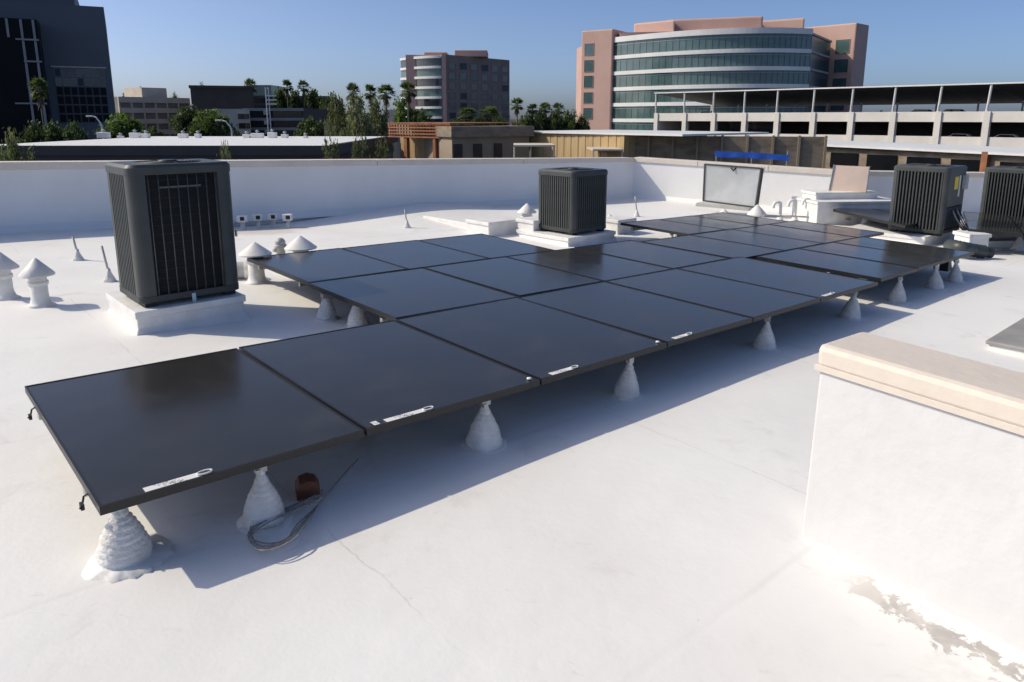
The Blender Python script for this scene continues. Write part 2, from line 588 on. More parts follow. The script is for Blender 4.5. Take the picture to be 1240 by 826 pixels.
def roof_z(x, y):
    z = -SLOPE * x
    z -= 0.10 * math.exp(-(((x + 4.3) / 1.5) ** 2 + ((y - 11.28) / 1.2) ** 2))
    z += 0.12 * math.exp(-(((x + 1.6) / 1.1) ** 2 + ((y - 13.28) / 1.3) ** 2))
    z += 0.006 * math.sin(x * 2.1 + y) * math.sin(y * 1.7 - x * 0.6)
    return z


r = MB()
NX, NY = 150, 110
xs = [-14.92 + 30.83 * i / NX for i in range(NX + 1)]
vv, ff = [], []
for x in xs:
    y1 = wall_y(x)
    for j in range(NY + 1):
        y = -5 + (y1 + 5) * j / NY
        vv.append((x, y, roof_z(x, y)))
for i in range(NX):
    for j in range(NY):
        a = i * (NY + 1) + j
        ff.append((a, a + NY + 1, a + NY + 2, a + 1))
r.add(vv, ff)
roof = struct(r.build('roof', M['roof'], smooth=True))

# ------------------------------------------------------------------ parapets
def parapet(name, label, a, b_, h0, h1, mat='wall', thick=0.28, cap_h=0.10, over=0.03, n_cap=4, cant=True, capmat='cap'):
    """wall from plan point a to b_, room side on the right-hand side of a->b_ (towards the camera)"""
    d = (b_ - a).normalized()
    nrm = Vector((d.y, -d.x))                 # towards the room
    z = lambda p: -SLOPE * p.x
    t = thing(name, label, 'wall', (a.x, a.y, z(a)))
    back_a, back_b = a - nrm * thick, b_ - nrm * thick
    m = MB()
    m.prism([tuple(a), tuple(b_), tuple(back_b), tuple(back_a)], [z(a) - .5, z(b_) - .5, z(b_) - .5, z(a) - .5],
            [z(a) + h0, z(b_) + h1, z(b_) + h1, z(a) + h0])
    m.build('wall', M[mat], t)
    if cant:                                  # sloping strip of coating where wall meets roof
        m = MB()
        e = 0.09
        fa, fb = a + nrm * e, b_ + nrm * e
        m.add([(a.x, a.y, z(a) + e), (b_.x, b_.y, z(b_) + e), (fb.x, fb.y, z(b_) - .02), (fa.x, fa.y, z(a) - .02)], [(3, 2, 1, 0)])
        m.build('cant_strip', M['wall'], t)
    ln = (b_ - a).length
    for k in range(n_cap):
        s0, s1 = ln * k / n_cap + (0.004 if k else 0), ln * (k + 1) / n_cap - 0.004
        m = MB()
        ps = []
        zs0, zs1 = [], []
        for (s, o) in ((s0, over), (s1, over), (s1, -thick - over), (s0, -thick - over)):
            p = a + d * s + nrm * o
            ps.append(tuple(p))
            hh = h0 + (h1 - h0) * s / ln + z(a) + (z(b_) - z(a)) * s / ln
            zs0.append(hh - cap_h * 0.55)
            zs1.append(hh + cap_h * 0.45)
        m.prism(ps, zs0, zs1)
        m.build('coping', M[capmat], t, bevel=0.008)
    return t


parapet('parapet_wall', 'long white parapet in shade behind the large condenser, beige coping', W0, W1, 0.86, 0.845, n_cap=7)
parapet('parapet_wall', 'sunlit white parapet behind the framed metal panel', W1 + Vector((0.0, 0.0)), W2, 0.855, 0.845, n_cap=3)
parapet('parapet_wall', 'shaded white parapet at far right, behind the condenser with yellow label', W2, W3, 0.845, 0.88, n_cap=3)

# low wall in the right foreground
e = Vector((0.592, -0.806))
q = Vector((0.806, 0.592))
P0 = Vector((1.228, 2.775))
M['lowwall'] = surf('offwhite_low_wall_coating', (0.655, 0.655, 0.66), (0.60, 0.598, 0.595), 1.6, 0.65, bump=0.35, bscale=9, lo=0.3, hi=0.62)
low = thing('low_wall', 'white low wall with wide beige cap in the right foreground', 'wall', (P0.x, P0.y, -0.04))
m = MB()
ln, th, th2, s1 = 3.2, 0.30, 0.62, 0.62
flare = 0.03


def lw(s, o):
    p = P0 + e * s + q * o
    return (p.x, p.y)


m.prism([lw(0, -flare), lw(ln, -flare), lw(ln, th), lw(0, th)], -0.12, 0.0)
m.v = m.v[:4] + [Vector((*lw(*so), 0.69 - 0.03 * so[0])) for so in ((0, 0), (ln, 0), (ln, th), (0, th))]
m.build('wall', M['lowwall'], low, bevel=0.012)
m = MB()
m.prism([lw(s1 + .03, th + .002), lw(ln, th + .002), lw(ln, th2), lw(s1 + .03, th2)], -0.12, [0.64, 0.56, 0.56, 0.64])
m.build('wall', M['lowwall'], low, bevel=0.012)
m = MB()
cz = lambda s: 0.79 - 0.02 * s
pl = [(-.012, -.012), (ln, -.012), (ln, th2 + .03), (s1 + .10, th2 + .03), (s1 + .03, th2 - .04), (s1, th + .05), (s1 - .04, th + .02), (-.012, th + .02)]
m.prism([lw(*p) for p in pl], [cz(p[0]) - .10 for p in pl], [cz(p[0]) for p in pl])
m.build('cap', M['cap'], low, bevel=0.03)
m = MB()
zd0, zd1 = cz(0) - .103, cz(ln) - .103
m.prism([lw(-.014, -.0145), lw(ln, -.0145), lw(ln, -.0095), lw(-.014, -.0095)], [zd0 - .006, zd1 - .006, zd1 - .006, zd0 - .006], [zd0 + .02, zd1 + .02, zd1 + .02, zd0 + .02])
m.build('drip_edge', M['cap'], low, bevel=0.002)

Rz = Matrix.Rotation(GA, 3, 'Z')
hc = on_roof(1196, 424)  # low grey slab lying on the roof behind the low wall
slab = thing('roof_hatch', 'flat grey metal hatch on the roof behind the low wall', 'hatch', hc)
m = MB()
m.box(hc + Rz @ Vector((.75, -.60, .02)), (1.5, 1.2, 0.06), Rz)
m.build('curb', M['flash'], slab, bevel=0.01)
m = MB()
m.box(hc + Rz @ Vector((.75, -.60, .065)), (1.54, 1.24, 0.03), Rz)
m.build('lid', surf('dull_grey_hatch_paint', (0.33, 0.32, 0.31), (0.25, 0.245, 0.24), 3, 0.7), slab, bevel=0.01)

# ------------------------------------------------------------------ solar array
panel_cells = []          # (row name, index, u0, u1, v0, v1, dz)
r0 = [0, 0.985, 1.985, 3.03, 3.99, 4.97, 6.03]
for i in range(6):
    panel_cells.append(('front row', i, r0[i], r0[i + 1], 0.0, 1.008))
r0b = [6.20, 7.06, 7.87, 8.68]
for i in range(3):
    panel_cells.append(('front row', 6 + i, r0b[i], r0b[i + 1], 0.035, 0.95))
r1 = [2.02, 3.10, 4.04, 4.98, 5.90]
for i in range(4):
    panel_cells.append(('second row', i, r1[i], r1[i + 1], 1.035 if i < 2 else 1.03, 1.965))
r1b = [5.94, 6.86, 7.76, 8.66, 9.44]
for i in range(4):
    panel_cells.append(('second row', 4 + i, r1b[i], r1b[i + 1], 0.975, 1.885))
r2 = [2.05, 2.98, 3.88, 4.76]
for i in range(3):
    panel_cells.append(('third row', i, r2[i], r2[i + 1], 1.985, 2.875))
r2b = [6.92, 7.72, 8.52, 9.32]
for i in range(3):
    panel_cells.append(('third row', 3 + i, r2b[i], r2b[i + 1], 1.91, 2.72))
ORD = ['first', 'second', 'third', 'fourth', 'fifth', 'sixth', 'seventh', 'eighth', 'ninth']
prow = random.Random(3)


def quad_panel(corner, label, group, th=0.034, rim=0.009, gap=0.007):
    """corner(a, b, h): a, b in 0..1 over the cell"""
    c0 = corner(0.5, 0.5, 0)
    t = thing('solar_module', label, 'solar panel', c0, group)
    ex = (corner(1, 0, 0) - corner(0, 0, 0))
    ey = (corner(0, 1, 0) - corner(0, 0, 0))
    lx, ly = ex.length, ey.length

    def P(x, y, h):           # x, y metres in from the cell corner
        return corner(x / lx, y / ly, h)
    a0, a1, b0, b1 = gap, lx - gap, gap, ly - gap
    m = MB()
    out = [(a0, b0), (a1, b0), (a1, b1), (a0, b1)]
    inn = [(a0 + rim, b0 + rim), (a1 - rim, b0 + rim), (a1 - rim, b1 - rim), (a0 + rim, b1 - rim)]
    low_in = [(a0 + .03, b0 + .03), (a1 - .03, b0 + .03), (a1 - .03, b1 - .03), (a0 + .03, b1 - .03)]
    vs_ = [P(*p, -th) for p in out] + [P(*p, 0) for p in out] + [P(*p, 0) for p in inn] + [P(*p, -.006) for p in inn] + [P(*p, -th) for p in low_in]
    fs = []
    for k in range(4):
        n = (k + 1) % 4
        fs += [(k, n, 4 + n, 4 + k), (4 + k, 4 + n, 8 + n, 8 + k), (8 + k, 8 + n, 12 + n, 12 + k), (n, k, 16 + k, 16 + n)]
    m.add(vs_, fs)
    m.build('frame', M['frame'], t)
    m = MB()
    m.add([P(*p, -.003) for p in inn] + [P(*p, -.010) for p in inn], [(0, 1, 2, 3), (7, 6, 5, 4), (0, 4, 5, 1), (1, 5, 6, 2), (2, 6, 7, 3), (3, 7, 4, 0)])
    m.build('glass', M['glass'], t)
    return t, P, lx, ly


stick = {0: (0.16, .20), 1: (0.12, .22), 2: (0.10, .17), 3: (0.10, .15), 5: (.1, .14)}
for (row, i, u0, u1, v0, v1) in panel_cells:
    dz = [prow.uniform(-.004, .004) for _ in range(4)]
    base = -0.012 if row == 'second row' else (-0.02 if row == 'third row' else 0.0)

    def corner(a, b_, h, u0=u0, u1=u1, v0=v0, v1=v1, dz=dz, base=base):
        zz = dz[0] * (1 - a) * (1 - b_) + dz[1] * a * (1 - b_) + dz[2] * a * b_ + dz[3] * (1 - a) * b_
        return grid((u0 + (u1 - u0) * a) * GL, (v0 + (v1 - v0) * b_) * GD, PANEL_H + h + zz + base)
    lab = 'black solar panel, %s from the left in the %s of the main array' % (ORD[i], row)
    t, P, lx, ly = quad_panel(corner, lab, 'solar panels of the main array')
    if row == 'front row' and i in stick:             # white printed sticker near the front edge
        x0, w = stick[i]
        m = MB()
        hh = .036
        m.add([P(x0, .016, .0015), P(x0 + w, .016, .0015), P(x0 + w, .016 + hh, .0015), P(x0, .016 + hh, .0015),
               P(x0, .016, 0), P(x0 + w, .016, 0), P(x0 + w, .016 + hh, 0), P(x0, .016 + hh, 0)],
              [(0, 1, 2, 3), (0, 4, 5, 1), (1, 5, 6, 2), (2, 6, 7, 3), (3, 7, 4, 0)])
        m.build('sticker', M['sticker'], t)
        cpt = P(x0 + w + .015, .03, .006)
        m = MB()
        ring = [cpt + Vector((math.cos(k * math.pi / 6) * .028 * CA - math.sin(k * math.pi / 6) * .014 * SA,
                              math.cos(k * math.pi / 6) * .028 * SA + math.sin(k * math.pi / 6) * .014 * CA, 0)) for k in range(13)]
        m.tube(ring, .0035, 6, False)
        m.build('clip', M['white'], t, smooth=True)
        if i == 1:
            m = MB()
            m.add([P(.055, .02, .001), P(.085, .02, .001), P(.085, .06, .001), P(.055, .06, .001)], [(0, 1, 2, 3)])
            m.build('sticker', M['sticker'], t)
    if row == 'front row' and i in (1, 2):
        m = MB()
        cc = P(lx - .045, .05, .004)
        m.lathe([(.014, -.004), (.014, .003), (.006, .006)], 12, cc)
        m.build('clamp_bolt', M['white'], t, smooth=True)

# rails carrying the panels
for (v, ua, ub, lab) in ((0.34, 0.02, 9.30, 'front aluminium rail under the front row of panels'),
                         (1.25, 0.02, 9.30, 'rear aluminium rail under the front row of panels'),
                         (1.72, 2.20, 10.1, 'front aluminium rail under the second row of panels'),
                         (2.62, 2.20, 10.1, 'rear aluminium rail under the second row of panels'),
                         (3.10, 2.24, 5.10, 'front aluminium rail under the left part of the third row'),
                         (3.95, 2.24, 5.10, 'rear aluminium rail under the left part of the third row'),
                         (3.00, 7.50, 10.0, 'front aluminium rail under the right part of the third row'),
                         (3.75, 7.50, 10.0, 'rear aluminium rail under the right part of the third row')):
    m = MB()
    a_, b_ = grid(ua, v, PANEL_H - .085), grid(ub, v, PANEL_H - .085)
    dd = (b_ - a_)
    R = dd.to_track_quat('X', 'Z').to_matrix()
    m.box((a_ + b_) / 2, (dd.length, .036, .045), R)
    tag(m.build('mounting_rail', M['rail'], bevel=.003), lab, 'rail', 'rails under the main array', 'thing')

# wrapped cone mounts
cone_rng = random.Random(11)


def cone_mesh(seed, R=.085, H=.205):
    rg = random.Random(seed)
    prof = [(R * 1.35, -.02), (R * 1.30, .002), (R * 1.04, .008)]
    n = 27
    for k in range(n + 1):
        t_ = k / n
        rr = .017 + (R - .017) * (1 - t_ ** 1.8) ** 1.35 * (1 - .06 * t_)
        ridge = .0036 * (1 if k % 3 == 0 else (-.6 if k % 3 == 1 else .2)) * (1.0 if t_ < .9 else .2)
        prof.append((rr + ridge * (.4 + rg.random()), .008 + t_ * H))
    m = MB()
    m.lathe(prof, 26, (0, 0, 0), .02, rg)
    return m.mesh('wrapped_cone', True)


cone_meshes = [cone_mesh(1), cone_mesh(2, .080, .20), cone_mesh(3, .088, .21), cone_mesh(4, .077, .205), cone_mesh(5, .083, .195)]
pm = MB()
pm.tube([(0, 0, .16), (0, 0, .252)], .017, 12)
post_mesh = pm.mesh('post', True)
bm_ = MB()
bm_.box((0, 0, .240), (.05, .03, .035))
bm_.box((.012, 0, .225), (.018, .045, .02))
bracket_mesh = bm_.mesh('bracket')


def cone_mount(u, v, label, k, s=1.0, group='wrapped cone mounts of the main array'):
    p = grid(u, v, 0)
    t = thing('cone_mount', label, 'roof mount', p, group)
    tl_ = 0.0 if k == 0 and v == .12 else .07
    t.rotation_euler = (cone_rng.uniform(-tl_, tl_), cone_rng.uniform(-tl_, tl_), cone_rng.uniform(0, 6))
    c = link('wrapped_cone', cone_meshes[k % 5], M['boot'], t)
    c.scale = (s, s, 1)
    link('post', post_mesh, M['white'], t)
    link('bracket', bracket_mesh, M['steel'], t)
    return t


front_u = [0.09, 0.60, 1.78, 2.93, 4.58, 6.08, 7.14, 8.16, 8.80]
for k, u in enumerate(front_u):
    cone_mount(u, (.05 if k else .12), 'white wrapped cone mount, %s from the left under the front edge of the array' % ORD[k], k, 1.12 if k == 0 else (1.05 if k < 3 else 1.0))
first = [o for o in C.objects if o.get('label', '').startswith('white wrapped cone mount, first')][0]
m = MB()
pr2 = random.Random(8)
n_ = 40
ring_o = [(.17 + pr2.uniform(-.012, .012)) for k in range(n_)]
vs_ = [(0, 0, .010)] + [(ring_o[k] * .9 * math.cos(2 * math.pi * k / n_), ring_o[k] * .9 * math.sin(2 * math.pi * k / n_), .008) for k in range(n_)] + [(ring_o[k] * math.cos(2 * math.pi * k / n_), ring_o[k] * math.sin(2 * math.pi * k / n_), -.022) for k in range(n_)]
fs = [(0, 1 + k, 1 + (k + 1) % n_) for k in range(n_)] + [(1 + k, 1 + n_ + k, 1 + n_ + (k + 1) % n_, 1 + (k + 1) % n_) for k in range(n_)]
m.add(vs_, fs)
link('coating_patch', m.mesh('coating_patch', True), M['flash'], first)
cone_mount(2.26, 2.66, 'white wrapped cone mount beneath the left corner where second and third row meet', 1)
cone_mount(2.34, 2.30, 'white wrapped cone mount under the left edge of the second row', 2)
for (u, v, lab) in ((3.6, 3.5, 'hidden white cone mount under the left part of the third row'),
                    (7.55, 3.1, 'white cone mount under the near left edge of the right part of the third row'),
                    (5.0, 1.3, 'white cone mount under the middle of the array, rear rail of the front row')):
    cone_mount(u, v, lab, 0)

# dark junction box under the right end of the array
jp = grid(9.05, .25, .05)
jb = thing('junction_box', 'small dark junction box under the right end of the array', 'junction box', jp)
m = MB()
m.box(jp + Vector((0, 0, .10)), (.10, .10, .17), Rz)
m.build('case', M['ac_dark'], jb, bevel=.006)
m = MB()
m.tube([jp + Vector((.06, .02, .16)), jp + Vector((.10, .03, .02)), jp + Vector((.16, 0, -.045))], .009, 8)
m.build('cable', M['conduit'], jb, smooth=True)

# cable connectors hanging at the left edge of the first panel
for (v, lab) in ((1.22, 'dark cable clip hanging at the rear of the left array edge'), (.20, 'dark cable clip hanging near the front left array corner')):
    p = grid(-.01, v, PANEL_H - .06)
    m = MB()
    m.tube([p + Vector((.03, 0, .035)), p + Vector((.006, 0, .02)), p + Vector((.008, -.02, -.01)), p + Vector((.02, -.05, .0))], .004, 6)
    m.box(p + Vector((.008, -.02, -.008)), (.012, .03, .022), Rz)
    tag(m.build('cable_clip', M['black']), lab, 'cable clip')

# block and looped cable beside the second mount
bp_ = on_roof(373, 600)
blk = thing('wood_block', 'short brown rounded wood block beside the second cone mount', 'wood block', bp_)
m = MB()
prof = [(-.05, 0), (.05, 0), (.05, .05), (.035, .075), (.0, .088), (-.035, .078), (-.05, .055)]
Rb = Matrix.Rotation(math.radians(20), 3, 'Z')
pts = [bp_ + Rb @ Vector((x, yy, z)) for yy in (-.04, .05) for (x, z) in prof]
n = len(prof)
m.add(pts, [tuple(range(n)), tuple(range(2 * n - 1, n - 1, -1))] + [(i, n + i, n + (i + 1) % n, (i + 1) % n) for i in range(n)])
m.build('block', M['wood'], blk, bevel=.004)

loop = thing('cable_loop', 'weathered grey looped cable with a long straight tail lying on the roof', 'cable', on_roof(355, 640))
lpx = [(434, 556), (412, 580), (385, 612), (362, 640), (345, 656), (325, 663), (308, 659), (303, 650), (309, 638), (326, 627), (350, 618), (375, 607), (390, 598)]


def smooth_path(pts, k=4):
    out = []
    for i in range(len(pts) - 1):
        p0, p1, p2, p3 = pts[max(i - 1, 0)], pts[i], pts[i + 1], pts[min(i + 2, len(pts) - 1)]
        for s in range(k):
            t_ = s / k
            out.append(0.5 * ((2 * p1) + (p2 - p0) * t_ + (2 * p0 - 5 * p1 + 4 * p2 - p3) * t_ ** 2 + (3 * p1 - p0 - 3 * p2 + p3) * t_ ** 3))
    return out + [pts[-1]]


lr = random.Random(5)
for k in range(6):
    base = []
    for i, (x, y) in enumerate(lpx):
        w = 1.0 if 3 <= i else 0.1
        base.append(on_roof(x + lr.uniform(-3, 3) * w, y + (k - 2.5) * 1.6 * w + lr.uniform(-1, 1) * w, .012 + .007 * k * w))
    if k > 1:
        base = base[2:]
    m = MB()
    m.tube(smooth_path(base), .0032, 6)
    m.build('cable_strand', M['cable'], loop, smooth=True)

# ------------------------------------------------------------------ condensers on curbs
def curb(label, near, lu, lv, h, flare=.05):
    """near: plan corner nearest to the camera"""
    def P(u, v, z):
        return Vector((near.x + u * CA - v * SA, near.y + u * SA + v * CA, near.z + z - SLOPE * (u * CA - v * SA) * 0))
    t = thing('equipment_curb', label, 'curb', near)
    m = MB()
    m.add([P(-flare, -flare, -.06), P(lu + flare, -flare, -.06), P(lu + flare, lv + flare, -.06), P(-flare, lv + flare, -.06),
           P(-.0, -.0, .045), P(lu, -.0, .045), P(lu, lv, .045), P(0, lv, .045),
           P(0, 0, h - .05), P(lu, 0, h - .05), P(lu, lv, h - .05), P(0, lv, h - .05)],
          [(i, (i + 1) % 4, 4 + (i + 1) % 4, 4 + i) for i in range(4)] + [(4 + i, 4 + (i + 1) % 4, 8 + (i + 1) % 4, 8 + i) for i in range(4)] + [(8, 9, 10, 11)])
    m.build('base', M['flash'], t, bevel=.01)
    m = MB()
    c_ = .012
    pl = [P(-c_, -c_, 0), P(lu + c_, -c_, 0), P(lu + c_, lv + c_, 0), P(-c_, lv + c_, 0)]
    m.prism([(p.x, p.y) for p in pl], near.z + h - .052, near.z + h)
    m.build('flashing_cap', M['flash'], t, bevel=.005)
    return t, P


def rounded_square(w, d, rad, seg=6):
    pts = []
    for (cx, cy, a0) in ((w / 2 - rad, -d / 2 + rad, -90), (w / 2 - rad, d / 2 - rad, 0), (-w / 2 + rad, d / 2 - rad, 90), (-w / 2 + rad, -d / 2 + rad, 180)):
        for k in range(seg + 1):
            a_ = math.radians(a0 + 90 * k / seg)
            pts.append((cx + rad * math.cos(a_), cy + rad * math.sin(a_)))
    return pts


def condenser(label, loc, w, d, h, style, rotz=GA):
    t = thing('air_conditioner', label, 'air conditioner', loc, 'rooftop condensers', rotz)
    rad = .07
    # feet, pan
    for (sx, sy) in ((-1, -1), (1, -1), (1, 1), (-1, 1)):
        m = MB()
        m.box((sx * (w / 2 - .08), sy * (d / 2 - .08), .018), (.09, .09, .036))
        link('foot', m.mesh('foot'), M['black'], t, .004)
    m = MB()
    m.prism(rounded_square(w + .004, d + .004, rad), .034, .085)
    link('base_pan', m.mesh('base_pan'), M['ac_dark'], t, .004)
    body_top = h - .07
    m = MB()
    m.prism(rounded_square(w - .07, d - .07, rad), .08, body_top)
    link('coil', m.mesh('coil'), M['coil'], t)
    # top cap with round opening, guard and fan
    seg = 8
    out = rounded_square(w + .012, d + .012, rad + .006, seg)
    inn_r = min(w, d) / 2 - .09
    n = len(out)
    ring = [(inn_r * math.cos(math.atan2(y, x)), inn_r * math.sin(math.atan2(y, x))) for (x, y) in out]
    shoulder = rounded_square(w - .03, d - .03, rad - .01, seg)
    m = MB()
    vs_ = [(x, y, body_top - .005) for x, y in out] + [(x, y, h - .022) for x, y in out] + [(x, y, h) for x, y in shoulder] + [(x * 1.04, y * 1.04, h) for x, y in ring] + [(x, y, h - .03) for x, y in ring] + [(x * .96, y * .96, h - .16) for x, y in ring]
    fs = []
    for lv in range(5):
        for k in range(n):
            fs.append((lv * n + k, lv * n + (k + 1) % n, (lv + 1) * n + (k + 1) % n, (lv + 1) * n + k))
    m.add(vs_, fs)
    link('top_cover', m.mesh('top_cover', True), M['ac'], t, auto=40)
    m = MB()
    m.lathe([(.005, h - .155), (inn_r * .95, h - .155), (inn_r * .95, h - .15), (.005, h - .15)], 24)
    link('fan_shroud', m.mesh('fan_shroud'), M['black'], t)
    for k in range(4):
        m = MB()
        a_ = k * math.pi / 2 + .4
        R_ = Matrix.Rotation(a_, 3, 'Z') @ Matrix.Rotation(.4, 3, 'X')
        m.box(R_ @ Vector((inn_r * .48, 0, 0)) + Vector((0, 0, h - .09)), (inn_r * .8, .13, .004), R_)
        link('fan_blade', m.mesh('fan_blade'), M['ac_dark'], t)
    m = MB()
    for k in range(9):
        rr = .05 + (inn_r - .03) * k / 8
        m.tube([(rr * math.cos(2 * math.pi * j / 32), rr * math.sin(2 * math.pi * j / 32), h + .004 - .004 * (k / 8) ** 2) for j in range(33)], .0028, 5, False)
    for k in range(8):
        a_ = 2 * math.pi * k / 8
        m.tube([(.03 * math.cos(a_), .03 * math.sin(a_), h + .002), ((inn_r + .02) * math.cos(a_), (inn_r + .02) * math.sin(a_), h + .002)], .0035, 5)
    m.lathe([(.07, h + .001), (.07, h + .012), (.05, h + .018)], 16)
    link('fan_guard', m.mesh('fan_guard', True), M['ac_dark'], t)
    # corner posts
    for (sx, sy) in ((-1, -1), (1, -1), (1, 1), (-1, 1)):
        big = .115 if style == 'grille' else .07
        poly = []
        pw = big
        arc = [(-1, -1), (1, -1), (1, 1), (-1, 1)].index((sx, sy))
        cx, cy = sx * (w / 2 - rad), sy * (d / 2 - rad)
        st = {0: 180, 1: 270, 2: 0, 3: 90}[arc]
        pts = []
        for k in range(7):
            a_ = math.radians(st + 90 * k / 6)
            pts.append((cx + rad * math.cos(a_), cy + rad * math.sin(a_)))
        # legs of the angle
        ends = {0: ((-w / 2, -d / 2 + pw), (-w / 2 + pw, -d / 2)), 1: ((w / 2 - pw, -d / 2), (w / 2, -d / 2 + pw)),
                2: ((w / 2, d / 2 - pw), (w / 2 - pw, d / 2)), 3: ((-w / 2 + pw, d / 2), (-w / 2, d / 2 - pw))}[arc]
        outer = [ends[0]] + pts + [ends[1]]
        inner = [(x * (1 - .03 / (w / 2)), y * (1 - .03 / (d / 2))) for x, y in outer]
        m = MB()
        m.prism(outer + inner[::-1], .084, body_top)
        link('corner_post', m.mesh('corner_post'), M['ac'], t)
    hh = body_top - .085
    slat = MB()
    slat.prism([(-.009, -.012), (.009, -.012), (.014, .010), (-.014, .010)], .085, body_top)
    slat_me = slat.mesh('rib')
    barm = MB()
    barm.tube([(0, 0, .085), (0, 0, body_top)], .0045, 6)
    bar_me = barm.mesh('guard_bar', True)
    for side in range(4):
        a_ = side * math.pi / 2
        half, off = (w / 2, d / 2) if side % 2 == 0 else (d / 2, w / 2)
        R_ = Matrix.Rotation(a_, 3, 'Z')
        grille = style == 'grille' and side in (0, 2)
        if grille:
            nb = 8
            for k in range(nb):
                x = -half + .135 + (2 * half - .27) * k / (nb - 1)
                o = link('guard_bar', bar_me, M['wire'], t)
                o.location = R_ @ Vector((x, -off + .006, 0))
            hm = MB()
            hm.tube([(-half + .11, 0, 0), (half - .11, 0, 0)], .0022, 5)
            h_me = hm.mesh('guard_wire', True)
            for k in range(13):
                o = link('guard_wire', h_me, M['black'], t)
                o.location = R_ @ Vector((0, -off + .012, .14 + (hh - .1) * k / 12))
                o.rotation_euler = (0, 0, a_)
        else:
            pw = .075 if style != 'grille' else .12
            nb = 9 if style == 'grille' else 14
            if style == 'service' and side == 0:
                continue
            for k in range(nb):
                x = -half + pw + .014 + (2 * half - 2 * pw - .028) * k / (nb - 1)
                o = link('rib', slat_me, M['ac'], t)
                o.location = R_ @ Vector((x, -off + .008, 0))
                o.rotation_euler = (0, 0, a_)
    if style == 'service':
        y = -d / 2
        m = MB()
        m.box((0, y + .012, .085 + hh * .70), (w - .15, .024, hh * .60 - .004))
        link('service_panel', m.mesh('service_panel'), M['ac'], t, .004)
        m = MB()
        m.box((0, y + .03, .085 + hh * .19), (w - .15, .02, hh * .36))
        link('service_recess', m.mesh('service_recess'), M['black'], t)
        m = MB()
        m.box((-.05, y - .003, .085 + hh * .80), (.15, .004, .19))
        link('warning_label', m.mesh('warning_label'), M['yellow'], t)
        m = MB()
        m.box((.10, y - .002, .085 + hh * .74), (.06, .003, .32))
        link('data_label', m.mesh('data_label'), M['sticker'], t)
        m = MB()
        m.box((.27, y - .025, .085 + hh * .80), (.13, .05, .22))
        link('disconnect_box', m.mesh('disconnect_box'), M['pipe'], t, .006)
        cr = random.Random(4)
        for k in range(5):
            m = MB()
            p = [Vector((-.12 + .09 * k, y + .01, .35 + .12 * cr.random())), Vector((-.10 + .09 * k, y - .05, .24)), Vector((.02 + .07 * k, y - .10, .12)), Vector((.16 + .05 * k, y - .15, .03)), Vector((.34 + .03 * k, y - .22, -.03))]
            m.tube(smooth_path(p), .012 if k % 2 else .008, 7)
            link('cable', m.mesh('cable', True), M['conduit'] if k % 2 else M['black'], t)
    if style == 'grille':
        m = MB()
        m.box((.0, -d / 2 - .012, .03), (.028, .012, .075))
        link('tie_down', m.mesh('tie_down'), M['blue_tag'], t, .002)
        m = MB()
        m.box((-.02, -d / 2 + .004, body_top - .10), (.30, .003, .014))
        link('name_strip', m.mesh('name_strip'), M['wire'], t)
        m = MB()
        m.box((w / 2 - .005, -d / 2 + .01, .085 + hh * .45), (.012, .03, .05))
        link('valve', m.mesh('valve'), M['rail'], t, .004)
    return t


n1 = on_roof(168, 406)
curb('white curb carrying the large dark condenser at left', n1, .80, .82, .175)
condenser('large dark condenser with barred grille on the left', (n1.x + .43 * CA - .37 * SA, n1.y + .43 * SA + .37 * CA, n1.z + .178), .755, .63, 1.06, 'grille')
n2 = on_roof(688, 299)
curb('white curb under the ribbed condenser in the middle', n2, .95, 1.02, .12)
condenser('ribbed dark condenser in front of the parapet corner', (n2.x + .52 * CA - .43 * SA, n2.y + .52 * SA + .43 * CA, n2.z + .122), .72, .72, .87, 'ribbed')
n3 = on_roof(1147, 300)
curb('white curb under the condenser with the yellow label', n3 + Vector((-.3, .1, 0)), 1.05, 1.25, .14)
condenser('ribbed condenser with yellow warning label and loose cables', (n3.x + .38 * CA - .46 * SA + .03, n3.y + .38 * SA + .46 * CA + .1, n3.z + .142), .80, .80, 1.03, 'service')
n4 = at(1222, 262, 12.6)
n4.z = -SLOPE * n4.x
curb('white curb under the rightmost condenser', n4 + Vector((.1, -.5, 0)), .95, .95, .14)
condenser('ribbed condenser cut off by the right edge of the picture', (n4.x + .1 + .475 * CA - .475 * SA, n4.y - .5 + .475 * SA + .475 * CA, n4.z + .142), .78, .78, .98, 'ribbed')

# ------------------------------------------------------------------ vents, stubs and other roof fittings
def roof_under(px, py, h):           # foot of something whose point at height h shows at this pixel
    p = on_roof(px, py, h)
    return Vector((p.x, p.y, -SLOPE * p.x))


def vent(label, p, h=.40, r_pipe=.065, r_cap=.13, cap_h=.13, group='cone capped roof vents', tilt=0.0):
    t = thing('roof_vent', label, 'roof vent', p, group)
    t.rotation_euler = (tilt, tilt * .5, 0)
    m = MB()
    m.lathe([(r_pipe * 1.9, -.01), (r_pipe * 1.25, .02), (r_pipe * 1.05, .06), (r_pipe, .09), (r_pipe, h - cap_h + .03)], 24)
    link('pipe', m.mesh('pipe', True), M['flash'], t)
    m = MB()
    z = h - cap_h
    m.lathe([(r_cap * .9, z - .014), (r_cap, z - .012), (r_cap, z), (r_cap * .5, z + cap_h * .55), (.012, z + cap_h), (.004, z + cap_h + .003)], 28)
    link('cap', m.mesh('cap', True), M['flash'], t, auto=50)
    m = MB()
    m.lathe([(r_pipe * 1.16, z - .09), (r_pipe * 1.16, z - .06)], 24)
    link('collar', m.mesh('collar', True), M['flash'], t)
    return t


